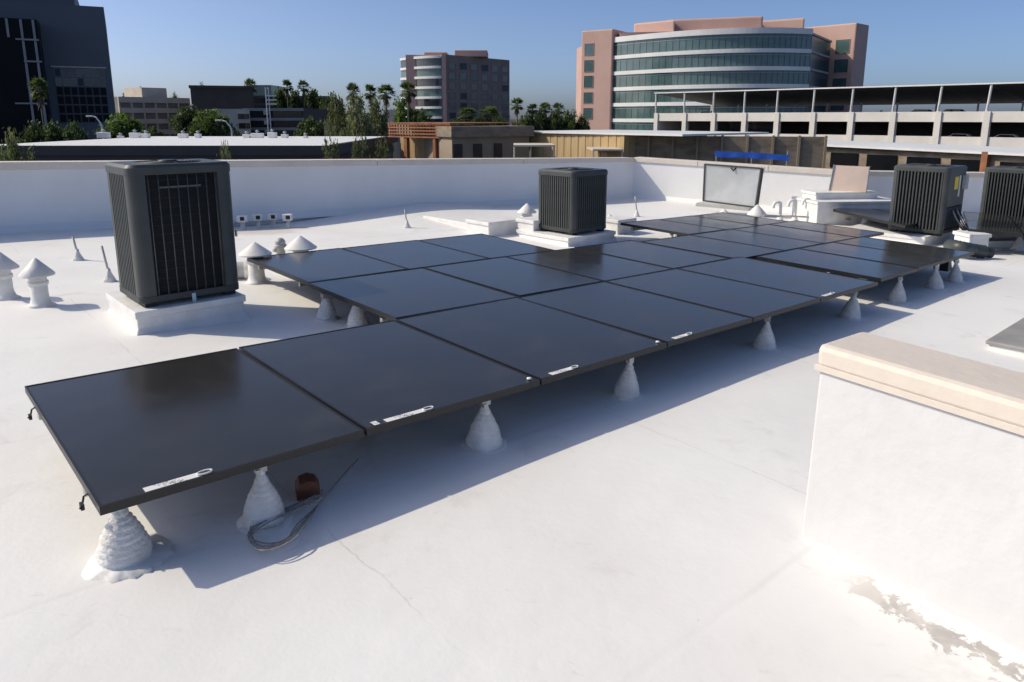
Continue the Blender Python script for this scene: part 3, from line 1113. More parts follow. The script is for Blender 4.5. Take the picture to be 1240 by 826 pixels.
vent('white cone capped vent at left, second from the picture edge', on_roof(50, 370))
vent('white cone capped vent cut by the left edge of the picture', on_roof(7, 361), .40)
vent('white cone capped vent close behind the large condenser', roof_under(309, 307, .29), .40, .075, .155, .11)
vent('white wide cone vent at the left corner of the third panel row', roof_under(364, 299.5, .28), .40, .08, .165, .12)
vent('white cone capped vent left of the middle condenser', on_roof(638, 275), .37, .08, .15, .13)
vent('white cone vent in front of the framed metal panel, left one', on_roof(876, 268), .22, .06, .15, .13)
vent('white cone vent in front of the framed metal panel, right one', on_roof(916, 268), .30, .08, .17, .17)
vent('small white cone vent right of the middle condenser', on_roof(716 + 22, 278), .24, .05, .12, .12)


def stub(label, p, h, lean=(0, 0), group='thin pipe stubs on the roof', mat='pipe'):
    t = thing('pipe_stub', label, 'pipe stub', p, group)
    m = MB()
    m.lathe([(.065, -.01), (.045, .03), (.022, .08), (.014, .12)], 16)
    link('flashing', m.mesh('flashing', True), M['boot'], t)
    m = MB()
    m.tube([(0, 0, .08), (lean[0] * .5, lean[1], h * .6), (lean[0], lean[1], h)], .011, 8)
    link('pipe', m.mesh('pipe', True), M[mat], t)
    return t


stub('thin grey pipe stub on the roof left of the large condenser', on_roof(95, 315), .26, (-.03, 0))
stub('thin pipe stub half hidden by the left side of the large condenser', on_roof(133, 340), .34, (-.04, 0))
stub('thin pipe stub standing alone in front of the long parapet', on_roof(493, 276), .28, (-.03, 0))
stub('thin dark pipe stub at the foot of the sunlit parapet', on_roof(771, 262), .36, (-.04, 0), mat='conduit')

# conduit ends on the shaded parapet
for k, (px, py, lab) in enumerate(((294, 270, 'leftmost of the four small conduit heads at the parapet foot'), (313, 267, 'second of the four small conduit heads at the parapet foot'),
                                   (331, 266, 'third of the four small conduit heads at the parapet foot'), (349, 268, 'rightmost of the four small conduit heads at the parapet foot'))):
    p = on_roof(px, py + 3)
    p.z = roof_z(p.x, p.y)
    t = thing('conduit_outlet', lab, 'conduit', p, 'conduit heads at the parapet foot')
    m = MB()
    m.lathe([(.045, -.02), (.03, .03), (.03, .10)], 12)
    link('pipe', m.mesh('pipe', True), M['boot'], t)
    m = MB()
    m.box((.0, -.01, .16), (.13, .10, .10))
    link('box', m.mesh('box'), M['white'], t, .01)
    m = MB()
    m.box((.02, -.063, .165), (.06, .008, .055))
    link('opening', m.mesh('opening'), M['black'], t)

# white weather-worn fitting between the two wide vents
p = roof_under(340, 303, .24)
t = thing('pipe_bundle', 'pale weathered valve pipe between the two wide cone vents', 'pipe', p)
m = MB()
m.lathe([(.07, -.01), (.05, .05), (.045, .26), (.06, .27), (.06, .30), (.03, .31)], 14)
link('pipe', m.mesh('pipe', True), M['pipe'], t)
m = MB()
m.tube([(-.03, 0, .24), (-.075, .0, .25)], .028, 12)
m.lathe([(.05, .30), (.055, .33), (.035, .36), (.01, .37)], 12)
link('elbow', m.mesh('elbow', True), M['pipe'], t)

# grey duct pipe lying behind the large condenser
p = on_roof(282, 338)
t = thing('duct_pipe', 'short grey pipe lying on the roof right behind the large condenser', 'pipe', p)
m = MB()
c0 = p + Vector((0, 0, .085))
m.tube([c0 + Vector((-.5 * CA, -.1, 0)), c0 + Vector((.14, .04, 0))], .085, 18)
m.build('barrel', M['pipe'], t, smooth=True, auto=50)
m = MB()
c1 = c0 + Vector((.14, .04, 0))
m.tube([c1 + Vector((-.03, -.008, 0)), c1 + Vector((.012, .004, 0))], .093, 18)
m.build('end_ring', M['flash'], t, smooth=True, auto=50)


def roof_box(name, label, cat, near, lu, lv, h, mat='flash', rotz=None, lip=True):
    t = thing(name, label, cat, near)
    a_ = GA if rotz is None else rotz
    R_ = Matrix.Rotation(a_, 3, 'Z')
    m = MB()
    m.box(near + R_ @ Vector((lu / 2, lv / 2, h / 2 - .03)), (lu, lv, h + .06), R_)
    m.build('base', M[mat], t, bevel=.012)
    if lip:
        m = MB()
        m.box(near + R_ @ Vector((lu / 2, lv / 2, h + .012)), (lu + .04, lv + .04, .05), R_)
        m.build('lid', M[mat], t, bevel=.008)
    return t


roof_box('roof_curb', 'low white capped curb left of the middle condenser', 'curb', on_roof(592, 287), .62, .5, .17)
roof_box('roof_curb', 'long low white sleeper behind the third panel row', 'curb', on_roof(588, 282), .14, 1.6, .10, lip=False)
roof_box('roof_curb', 'small white block at the foot of the middle condenser', 'curb', on_roof(646, 289), .34, .34, .22)
roof_box('roof_curb', 'white block right of the middle condenser', 'curb', on_roof(748, 284), .4, .35, .18)

# framed metal panel leaning against the sunlit parapet
def standing_panel(name, label, cat, bl, br, tl, tr, y0, y1, mat, framemat, fw=.03, sides=(0, 1, 2, 3)):
    A_, B_ = at(*bl, y0), at(*br, y1)
    D_, E_ = at(*tl, y0), at(*tr, y1)
    t = thing(name, label, cat, A_)
    nrm = (B_ - A_).cross(D_ - A_).normalized()
    m = MB()
    m.add([p + nrm * .012 for p in (A_, B_, E_, D_)] + [p - nrm * .012 for p in (A_, B_, E_, D_)],
          [(0, 1, 2, 3), (7, 6, 5, 4), (0, 4, 5, 1), (1, 5, 6, 2), (2, 6, 7, 3), (3, 7, 4, 0)])
    m.build('sheet', M[mat], t)
    for (s, e_) in [((A_, B_), (B_, E_), (E_, D_), (D_, A_))[k] for k in sides]:
        m = MB()
        dd = e_ - s
        R_ = Matrix((dd.normalized(), nrm.cross(dd.normalized()), nrm)).transposed()
        m.box((s + e_) / 2 , (dd.length + .02, fw, .06), R_)
        m.build('frame_bar', M[framemat], t, bevel=.004)
    return t, A_, B_, D_, E_, nrm


t, A_, B_, D_, E_, nrm = standing_panel('framed_sheet', 'large pale metal panel in a grey frame against the sunlit parapet', 'access panel', (852, 243), (915, 251), (854, 199), (922, 204), 14.3, 13.7, 'mirror', 'ac')
m = MB()
m.add([B_ + Vector((.05, .0, 0)), E_ + Vector((.05, 0, 0)), E_ + Vector((.16, .25, 0)), B_ + Vector((.02, .25, 0)),
       B_ + Vector((.03, .02, 0)), E_ + Vector((.03, .02, 0)), E_ + Vector((.14, .27, 0)), B_ + Vector((.0, .27, 0))],
      [(3, 2, 1, 0), (4, 5, 6, 7), (0, 1, 5, 4), (1, 2, 6, 5), (2, 3, 7, 6), (3, 0, 4, 7)])
m.build('side_flange', M['steel'], t)
m = MB()
pmid = (D_ + E_) / 2 - nrm * 0.0
m.tube([pmid + Vector((-.05, -.04, -.02)), pmid + Vector((0, -.05, -.08)), pmid + Vector((.06, -.04, -.02))], .014, 8)
m.build('handle', M['black'], t, smooth=True)
pl_ = on_roof(890, 256)
roof_box('roof_curb', 'low grey plinth under the framed metal panel', 'curb', on_roof(842, 250), 1.1, .3, .07, 'pipe', rotz=-.5, lip=False)
standing_panel('framed_sheet', 'blush coloured panel with dark sides at the end of the sunlit parapet', 'access panel', (1004, 231), (1049, 233), (1010, 200), (1053, 202), 13.6, 13.3, 'blush', 'steel', .02, (1, 3))

sp_ = at(990, 252, 12.9)
sp_.z = -SLOPE * sp_.x
roof_box('roof_curb', 'stepped white curb below the blush panel, lower step', 'curb', sp_, 1.6, .9, at(990, 247, 12.9).z - sp_.z, rotz=.12)
roof_box('roof_curb', 'stepped white curb below the blush panel, upper step', 'curb', Vector((sp_.x + .1, sp_.y + .35, at(990, 247, 12.9).z + .04)), 1.2, .5, .09, rotz=.12)
roof_box('roof_curb', 'square white block right of the condenser with yellow label', 'curb', on_roof(1172, 307), .30, .32, .24, rotz=.1)
roof_box('roof_curb', 'low white sleeper between the right condensers', 'curb', on_roof(1196, 300), .9, .25, .10, rotz=.1, lip=False)

# white conduits standing behind the array
for k, (px, lab) in enumerate(((944, 'leftmost white bent conduit behind the array'), (962, 'second white bent conduit behind the array'), (979, 'third white bent conduit behind the array'), (995, 'rightmost white bent conduit behind the array'))):
    p = on_roof(px, 268)
    t = thing('bent_conduit', lab, 'conduit', p, 'bent conduits behind the array')
    m = MB()
    h = .34 + .03 * (k % 3)
    path = [Vector((0, 0, -.02)), Vector((0, 0, h - .06)), Vector((-.03, 0, h)), Vector((-.10, 0, h)), Vector((-.13, 0, h - .05)), Vector((-.13, 0, h - .10))]
    m.tube(smooth_path(path), .028, 10)
    link('pipe', m.mesh('pipe', True), M['flash'], t)
    m = MB()
    m.lathe([(.10, -.01), (.06, .03), (.035, .10)], 14)
    link('flashing', m.mesh('flashing', True), M['flash'], t)
t = thing('conduit_run', 'thin conduit running low along the sunlit parapet behind the array', 'conduit', on_roof(925, 258))
m = MB()
m.tube(smooth_path([on_roof(925, 262, .25), on_roof(946, 262, .22), on_roof(960, 262, .10), on_roof(1000, 264, .10), on_roof(1030, 266, .10)]), .016, 8)
m.build('pipe', M['conduit'], t, smooth=True)

# flexible duct at the foot of the labelled condenser
p = on_roof(1182, 300)
t = thing('flexible_duct', 'short dark flexible duct with blue end beside the labelled condenser', 'duct', p)
m = MB()
pa = [on_roof(1150, 297, .13), on_roof(1163, 300, .15), on_roof(1178, 303, .11), on_roof(1192, 305, .09)]
pp = smooth_path(pa, 6)
m.tube(pp, [.085 + (.01 if k % 2 else 0) for k in range(len(pp))], 14)
m.build('hose', M['ac'], t, smooth=True)
m = MB()
d_ = (pp[-1] - pp[-2]).normalized()
m.tube([pp[-1], pp[-1] + d_ * .10], .075, 14)
m.build('end_plug', M['ac_dark'], t, smooth=True, auto=50)

# second array further back on the right
def back_panel(label, near_left, eu, ev, tilt=0.0):
    def corner(a, b_, h):
        p = near_left + eu * a + ev * b_
        return Vector((p.x, p.y, p.z + h))
    return quad_panel(corner, label, 'solar panels of the far right array', .045)[0]


ba = on_roof(1097, 273, .30)
eu = Vector((CA, SA, -.025)) * 1.05
ev = Vector((-SA, CA, .022)) * 1.4
tl = on_roof(1009, 253, .30)
ev1 = (tl - ba)
for k in range(2):
    back_panel(('solar panel behind the labelled condenser, nearer of two' if k == 0 else 'solar panel behind the labelled condenser, farther of two'), ba + eu * k - eu * .02, eu, ev1)
b0_, b1_, b2_ = on_roof(1172, 277, .32), on_roof(1240, 284, .32), on_roof(1166, 256, .32)
for k, lab in enumerate(('solar panel right of the labelled condenser, left one', 'solar panel at the right picture edge beside the rightmost condenser')):
    back_panel(lab, b0_ + (b1_ - b0_) * k, b1_ - b0_, b2_ - b0_)
for k, (px, py, lab) in enumerate(((1048, 274, 'cone mount under the far panel behind the array, left one'), (1077, 274, 'cone mount under the far panel behind the array, right one'),
                                   (1232, 303, 'cone mount under the panel at the right picture edge'))):
    p = on_roof(px, py)
    t = cone_mount(0, 0, lab, k, 1.1, 'wrapped cone mounts of the far right array')
    t.location = p

# ------------------------------------------------------------------ the town beyond the roof
def flat(p, z):
    return Vector((p.x, p.y, z))


def frame_box(m, P_, u0, u1, z0, z1, d0, d1):
    """box on a facade frame; P_(u, depth, z)"""
    m.add([P_(u0, d0, z0), P_(u1, d0, z0), P_(u1, d1, z0), P_(u0, d1, z0), P_(u0, d0, z1), P_(u1, d0, z1), P_(u1, d1, z1), P_(u0, d1, z1)],
          [(3, 2, 1, 0), (4, 5, 6, 7), (0, 1, 5, 4), (1, 2, 6, 5), (2, 3, 7, 6), (3, 0, 4, 7)])
    return m


def facade(a, b_):
    """plan frame: u metres from a towards b_, depth metres away from the camera side"""
    d = (Vector((b_.x, b_.y)) - Vector((a.x, a.y)))
    ln_ = d.length
    d.normalize()
    nrm = Vector((-d.y, d.x))
    if nrm.dot(Vector((a.x, a.y))) < 0:
        nrm = -nrm

    def P_(u, dep, z):
        return Vector((a.x + d.x * u + nrm.x * dep, a.y + d.y * u + nrm.y * dep, z))
    return P_, ln_


WIN = random.Random(31)


def windows(t, P_, rects, pane='pane_dark', frame='mull_dark', fw=.18, proud=.10):
    """every window is a part (its frame) with a pane as sub-part"""
    for (u0, u1, z0, z1) in rects:
        m = MB()
        frame_box(m, P_, u0 - fw, u1 + fw, z1, z1 + fw, -proud, .02)
        frame_box(m, P_, u0 - fw, u1 + fw, z0 - fw, z0, -proud, .02)
        frame_box(m, P_, u0 - fw, u0, z0, z1, -proud, .02)
        frame_box(m, P_, u1, u1 + fw, z0, z1, -proud, .02)
        w = m.build('window', M[frame], t)
        m = MB()
        frame_box(m, P_, u0, u1, z0, z1, -proud * .45, .01)
        pm_ = pane if pane != 'pane_blue' else WIN.choice(('pane_blue', 'pane_blue', 'pane_dark', 'teal_dark', 'blind'))
        m.build('pane', M[pm_], w)


def zpx(py, px, y):
    return at(px, py, y).z


# --- pink office block with the curved glass front
Y = 170.0
pk = thing('office_building', 'pink stone office block with curved teal glass front and white bands', 'office building', flat(at(850, 150, Y), GROUND))
xl, xr = at(725, 100, Y).x, at(968, 100, Y).x
arc = []
NSEG = 36
for k in range(NSEG + 1):
    s = k / NSEG
    x = xl + (xr - xl) * s
    bul = 11.0 * (1 - (2 * s - 1) ** 2) ** 1.0
    if s < .08:
        bul += -2.5 * (1 - s / .08) ** 2
    arc.append((x, Y + 19 - bul - 24.0 * s))
zt = zpx(44, 725, Y)
floor_h = (zpx(44, 725, Y) - zpx(146, 725, Y)) / 5.0


def arc_band(z0, z1, off, name, mat, parent=pk):
    n_ = len(arc)
    f0 = [(x, y - off) for x, y in arc]
    m = MB()
    vs_ = [(x, y, z0) for x, y in f0] + [(x, y, z1) for x, y in f0] + [(x, y + 1.2, z1) for x, y in f0] + [(x, y + 1.2, z0) for x, y in f0]
    fs = []
    for k in range(n_ - 1):
        for l_ in range(4):
            a0, b0 = l_ * n_, ((l_ + 1) % 4) * n_
            fs.append((a0 + k, a0 + k + 1, b0 + k + 1, b0 + k))
    fs += [(0, n_, 2 * n_, 3 * n_), (n_ - 1, 4 * n_ - 1, 3 * n_ - 1, 2 * n_ - 1)]
    m.add(vs_, fs)
    return m.build(name, M[mat], parent)


for k in range(8):
    z1 = zt - floor_h * k
    bandh = 1.05 if k else 1.5
    if k == 0:
        arc_band(z1 - .2, z1 + 1.0, .55, 'floor_band', 'bandwhite')
    else:
        arc_band(z1 - .42, z1 + .42, .55, 'floor_band', 'bandwhite')
    wb = arc_band(z1 - floor_h + .42, z1 - .42 if k else z1 - .2, 0.0, 'window_band', 'teal')
    arc_band(z1 - floor_h + 2.75, z1 - floor_h + 2.95, .08, 'transom', 'teal_line', wb)
    m = MB()
    for j in range(0, NSEG + 1):
        x, y = arc[j]
        m.span((x - .03, y - .06, z1 - floor_h + .42), (x + .03, y + .05, z1 - .42))
    m.build('mullions', M['mull_dark'], wb)['kind'] = 'stuff'
# glass return and pink piers
a_, b_ = Vector((xr, arc[-1][1] + .1, 0)), Vector((at(1002, 100, Y + 12).x, Y + 12, 0))
P_, ln_ = facade(a_, b_)
m = MB()
frame_box(m, P_, 0, ln_, GROUND, zt + .2, 0, 6)
ret = m.build('glass_return', M['teal_dark'], pk)
for k in range(8):
    m = MB()
    frame_box(m, P_, 0, ln_, zt - floor_h * k - .22, zt - floor_h * k + .22, -.25, .2)
    m.build('floor_line', M['mull'], ret)
a_, b_ = at(703, 100, Y + 16), at(727, 100, Y + 13)
P_, ln_ = facade(a_, b_)
zl = zpx(37.5, 703, Y + 16)
m = MB()
frame_box(m, P_, 0, ln_ + 3, GROUND, zl, 0, 30)
pier = m.build('stone_pier', M['pink'], pk, bevel=.3)
u0, u1 = 1.0, 1.0 + (at(720, 100, Y + 14).x - at(708, 100, Y + 14).x)
windows(pk, P_, [(u0, u1, zpx(y1, 712, Y + 15), zpx(y0, 712, Y + 15)) for (y0, y1) in ((53, 67), (73, 87), (92, 106), (112, 125), (131, 144))], 'teal', 'pink', .05, .12)
a_, b_ = at(966, 100, Y + 20), at(1031, 100, Y + 10)
P_, ln_ = facade(a_, b_)
zr = zpx(33.5, 1010, Y + 20)
m = MB()
frame_box(m, P_, 0, ln_, GROUND, zr, 0, 7)
m.build('stone_wing', M['pink'], pk, bevel=.3)
uw0 = (at(1009, 100, Y + 20) - a_).length
uw1 = (at(1025, 100, Y + 20) - a_).length
windows(pk, P_, [(uw0, uw1, zpx(y1, 1015, Y + 20), zpx(y0, 1015, Y + 20)) for (y0, y1) in ((52, 68), (75, 90), (97, 112), (119, 134))], 'teal', 'pink', .05, .12)
core = MB()
core.prism([(xl + .5, Y + 17), (xr - 1, Y + 9), (at(1000, 100, Y + 24).x, Y + 30), (xl - 2, Y + 36)], GROUND, zt + .6)
core.build('main_block', M['pink'], pk)
pr_ = MB()
pr_.prism([(xl + 6, Y + 11), (xr - 4, Y + 4), (xr - 4, Y + 30), (xl + 8, Y + 36)], zt + .65, zt + 2.0)
pr_.build('roof_parapet', M['pink'], pk)
for (x0, x1, py, yy) in ((772, 815, 25, Y + 11), (812, 921, 20.5, Y + 9), (919, 971, 22.5, Y + 12)):
    m = MB()
    c0, c1 = at(x0, py, yy), at(x1, py, yy)
    m.prism([(c0.x, yy + 5), (c1.x, yy - 2), (c1.x + 4, yy + 18), (c0.x + 4, yy + 24)], zt + .7, c0.z)
    m.build('penthouse', M['pink'], pk, bevel=.4)

# --- parking garage with solar canopy
cols_px = [795, 830, 865, 902, 941, 985, 1031, 1082, 1137, 1196, 1258, 1326]
YG = 145.0
cols = []
for k, px in enumerate(cols_px):
    cols.append(flat(at(px, 140, YG * (1 - .0304 * k)), 0))
ga, gb = cols[0], cols[-1]
P_, ln_ = facade(ga, gb)
dirg = Vector((gb.x - ga.x, gb.y - ga.y)).normalized()
us = [(Vector((c.x, c.y)) - Vector((ga.x, ga.y))).dot(dirg) for c in cols]
gar = thing('parking_garage', 'pale concrete parking garage with open decks at right', 'parking garage', flat(ga, GROUND))


def bandz(py_l, py_r):            # level heights measured at both ends
    return (zpx(py_l, 800, YG) + zpx(py_r, 1230, YG * (1 - .0304 * 9.5))) / 2


deck_top, deck_bot = bandz(139.5, 131.6), bandz(149, 144.5)
st_h = 3.55
for lev in range(4):
    z1, z0 = deck_top - st_h * lev, deck_bot - st_h * lev
    for k in range(len(us) - 1):
        m = MB()
        frame_box(m, P_, us[k] + .42, us[k + 1] - .42, z0, z1, 0, .35)
        m.build('spandrel', M['concrete'], gar)
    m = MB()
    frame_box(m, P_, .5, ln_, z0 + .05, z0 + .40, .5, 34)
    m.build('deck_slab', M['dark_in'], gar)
for k, u in enumerate(us):
    m = MB()
    frame_box(m, P_, u - .42, u + .42, GROUND, deck_top + .02, -.25, .75)
    m.build('column', M['concrete'], gar)
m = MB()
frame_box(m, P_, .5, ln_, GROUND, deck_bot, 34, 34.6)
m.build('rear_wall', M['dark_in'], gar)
m = MB()
frame_box(m, P_, -.6, .4, GROUND, deck_top, .4, 34)
m.build('end_wall', M['concrete'], gar)
can = thing('solar_canopy', 'dark solar canopy on white posts over the garage top deck', 'canopy', flat(ga, deck_top))
zc = (zpx(117, 800, YG) + zpx(97, 1230, YG * (1 - .0304 * 9.5))) / 2
for k in range(len(us) - 1):
    m = MB()
    u0, u1 = us[k] + .06, us[k + 1] - .06
    for (d0, za, d1, zb) in ((-.8, zc, 24, zc - 2.2),):
        m.add([P_(u0, d0, za), P_(u1, d0, za), P_(u1, d1, zb), P_(u0, d1, zb), P_(u0, d0, za + .16), P_(u1, d0, za + .16), P_(u1, d1, zb + .16), P_(u0, d1, zb + .16)],
              [(3, 2, 1, 0), (4, 5, 6, 7), (0, 1, 5, 4), (1, 2, 6, 5), (2, 3, 7, 6), (3, 0, 4, 7)])
    m.build('canopy_bay', M['ac_dark'], can)
for k, u in enumerate(us):
    m = MB()
    m.tube([P_(u - .15, 0, deck_top + .02), P_(u, -.3, deck_top + 1.0), P_(u + .25, -.75, zc + .1)], .17, 8)
    m.build('post', M['bandwhite'], can)
    m = MB()
    m.tube([P_(u, 20, deck_bot), P_(u, 20, zc - 1.85)], .16, 8)
    m.build('post', M['bandwhite'], can)
m = MB()
frame_box(m, P_, 0, ln_, zc + .02, zc + .22, -1.0, -.82)
m.build('edge_beam', M['bandwhite'], can)


def car(label, p, rot, mat):
    t = thing('parked_car', label, 'car', p, 'cars parked in the garage', rot)
    m = MB()
    prof = [(-2.2, .35), (2.2, .35), (2.25, .75), (1.2, .92), (.55, 1.42), (-1.2, 1.45), (-1.9, 1.0), (-2.25, .95)]
    n_ = len(prof)
    m.add([(x, s * .88, z) for s in (-1, 1) for x, z in prof], [tuple(range(n_)), tuple(range(2 * n_ - 1, n_ - 1, -1))] + [(i, n_ + i, n_ + (i + 1) % n_, (i + 1) % n_) for i in range(n_)])
    link('body', m.mesh('body'), M[mat], t, .08)
    for s in (-1, 1):
        m = MB()
        m.add([(1.0, s * .885, .98), (.5, s * .885, 1.36), (-1.1, s * .885, 1.38), (-1.6, s * .885, 1.0)], [(0, 1, 2, 3)])
        link('side_window', m.mesh('side_window'), M['pane_dark'], t)
        for x in (-1.35, 1.35):
            m = MB()
            m.tube([(x, s * .72, .33), (x, s * .92, .33)], .33, 16)
            link('wheel', m.mesh('wheel'), M['tyre'], t)
    return t


def garage_spot(k, f_, dep, lev):
    u = us[k] + (us[k + 1] - us[k]) * f_
    return P_(u, dep, deck_bot + .41 - st_h * lev)


rot_g = math.atan2(dirg.y, dirg.x)
car('white car on the second garage deck, right of the middle', garage_spot(8, .45, 3.0, 1), rot_g, 'car_white')
car('white car on the second garage deck, near the right edge', garage_spot(9, .4, 3.2, 1), rot_g, 'car_white')
car('dark car on the garage top deck near the right edge', garage_spot(8, .2, 4.0, 0), rot_g, 'car_dark')
car('dark car on the garage top deck under the middle of the canopy', garage_spot(7, .5, 4.0, 0), rot_g, 'car_dark')
car('white car on the garage top deck at the left end of the canopy', garage_spot(1, .5, 3.5, 0), rot_g, 'car_white')

# --- grey-brown office block with rounded glass corner
Y = 270.0
ob = thing('office_building', 'brown office block with rounded white banded glass corner, left of centre', 'office building', flat(at(550, 150, Y), GROUND))
cA, cB = at(540, 100, Y), at(617, 100, Y + 26)
P_, ln_ = facade(cA, cB)
ztop = zpx(66, 540, Y)
m = MB()
frame_box(m, P_, 0, ln_, GROUND, ztop, 0, 24)
m.build('brown_wing', M['browncl'], ob)
rects = []
fh = (ztop - zpx(143, 540, Y)) / 6.3
for r_ in range(6):
    for c_ in range(6):
        w = ln_ / 6.0
        rects.append((w * c_ + w * .24, w * c_ + w * .82, ztop - 2.6 - fh * r_ - fh * .62, ztop - 2.6 - fh * r_))
windows(ob, P_, rects, 'pane_blue', 'browncl', .12, .14)
# arris strip and rounded glass side
m = MB()
cS = at(535.5, 100, Y - 1)
m.prism([(cS.x, Y - 1.2), (cA.x + .1, Y - 1.0), (cA.x + .1, Y + 3), (cS.x, Y + 3)], GROUND, ztop + .3)
m.build('stone_strip', M['pink'], ob)
arc2 = []
xL, xR = at(486, 100, Y + 12).x, cS.x
for k in range(15):
    s = k / 14
    arc2.append((xL + (xR - xL) * s, Y + 12 - 13.0 * math.sin(s * math.pi / 2) ** 0.9))
nf = 7
zb0 = zpx(74, 520, Y)


def band2(z0, z1, off, name, mat):
    n_ = len(arc2)
    m = MB()
    front = [(x - off * .5, y - off) for x, y in arc2]
    vs_ = [(x, y, z0) for x, y in front] + [(x, y, z1) for x, y in front] + [(x + .2, y + 9, z1) for x, y in arc2] + [(x + .2, y + 9, z0) for x, y in arc2]
    fs = []
    for k in range(n_ - 1):
        for l_ in range(4):
            a0, b0 = l_ * n_, ((l_ + 1) % 4) * n_
            fs.append((a0 + k, a0 + k + 1, b0 + k + 1, b0 + k))
    fs += [(0, n_, 2 * n_, 3 * n_), (n_ - 1, 4 * n_ - 1, 3 * n_ - 1, 2 * n_ - 1)]
    m.add(vs_, fs)
    return m.build(name, M[mat], ob)


for k in range(nf):
    z1 = ztop - 1.2 - fh * k
    band2(z1 - .1, z1 + .75, .5, 'floor_band', 'bandwhite')
    band2(z1 - fh + .75, z1 - .1, 0, 'window_band', 'teal' if k % 2 else 'pane_blue')
m = MB()
m.prism([(xL + 3, Y + 4), (cA.x, Y + 4), (cA.x, Y + 24), (xL + 3, Y + 30)], GROUND, ztop + .2)
m.build('main_block', M['pink'], ob)
for (x0, x1, py, yy) in ((513, 541, 63, Y + 8), (550, 590, 60.5, Y + 10)):
    m = MB()
    c0, c1 = at(x0, py, yy), at(x1, py, yy)
    m.prism([(c0.x, yy), (c1.x, yy), (c1.x, yy + 12), (c0.x, yy + 12)], ztop, c0.z)
    m.build('penthouse', M['pink'], ob, bevel=.3)

# --- dark tower at the left edge
Y = 120.0
tw = thing('tower', 'dark slate tower block in shade at the left edge of the picture', 'tower', flat(at(60, 150, Y), GROUND))
a_, b_ = at(-90, 150, Y - 6), at(141, 150, Y + 6)
P_, ln_ = facade(a_, b_)
zt2 = zpx(8.5, 131, Y + 6)
m = MB()
frame_box(m, P_, 0, ln_, GROUND, zt2, 0, 30)
m.build('wall', M['tower'], tw)
m = MB()
u_ = lambda px: (at(px, 100, Y) - flat(a_, at(px, 100, Y).z)).length
frame_box(m, P_, 0, u_(96), zt2 - .1, zt2 + 3.4, 2.0, 26)
m.build('upper_storey', M['tower'], tw)
ub, ue = u_(64), ln_ - .9
zr0 = zpx(82, 100, Y)
for r_ in range(6):
    w = (ue - ub) / 7
    zq_ = zr0 - 1.45 * r_
    windows(tw, P_, [(ub + w * c_ + .10, ub + w * (c_ + 1) - .10, zq_ - 1.2, zq_) for c_ in range(7)], 'pane_blue' if r_ < 2 else 'bay_glass', 'mull' if r_ < 2 else 'mull_dark', .055, .10)
m = MB()
frame_box(m, P_, ub - .3, ue + .3, zr0 + .2, zr0 + .42, -.25, .1)
m.build('lit_ledge', M['cream'], tw)  # cream colour paints in the light on this band
# projecting glass bay
bay_u = u_(55)
m = MB()
frame_box(m, P_, 0, bay_u, GROUND, zpx(20, 40, Y - 6), -5, 0)
bay = m.build('glass_bay', M['bay_glass'], tw)
for px in (-20, -4, 12, 27, 42, 55):
    m = MB()
    uu = u_(px) - .5
    frame_box(m, P_, uu - .16, uu + .16, (GROUND if px in (42, 55) else zpx(44, px, Y - 6)), zpx(21, px, Y - 6), -5.3, -5.0)
    m.build('mullion', M['mull'], bay)
for py, x0, x1 in ((46, 30, 55), (73, 36, 57), (101, 36, 57), (125, 20, 57)):
    m = MB()
    frame_box(m, P_, u_(x0), min(u_(x1), bay_u), zpx(py, 45, Y - 6) - .12, zpx(py, 45, Y - 6) + .12, -5.45, -5.0)
    m.build('transom', M['mull'], bay)

# --- distant parking deck, brown block, white block, low dark offices
def simple_building(name, label, cat, px0, px1, py_top, Y0, Y1, mat, depth=18, floors=None, band='cream', gap='dark_in', nwin=0, wpane='pane_dark'):
    a_, b_ = at(px0, py_top, Y0), at(px1, py_top, Y1)
    P2, ln2 = facade(a_, b_)
    t = thing(name, label, cat, flat(a_, GROUND))
    ztop = (a_.z + b_.z) / 2
    m = MB()
    frame_box(m, P2, 0, ln2, GROUND, ztop, 0, depth)
    m.build('wall', M[mat], t)
    if floors:
        for (z_off, hgt) in floors:
            m = MB()
            frame_box(m, P2, -.15, ln2 + .15, ztop - z_off - hgt, ztop - z_off, -.5, .1)
            m.build('floor_band', M[band], t)
    return t, P2, ln2, ztop


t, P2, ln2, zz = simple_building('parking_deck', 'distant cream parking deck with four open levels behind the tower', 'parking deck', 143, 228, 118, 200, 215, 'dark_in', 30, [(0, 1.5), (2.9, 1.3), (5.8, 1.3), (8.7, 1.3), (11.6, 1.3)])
for k in range(7):
    m = MB()
    frame_box(m, P2, ln2 * k / 6 - .18, ln2 * k / 6 + .18, GROUND, zz - .2, -.42, .05)
    m.build('column', M['cream'], t)
m = MB()
frame_box(m, P2, ln2 * .40, ln2 * .76, zz, zz + 2.7, 3, 14)
m.build('stair_block', M['cream'], t)

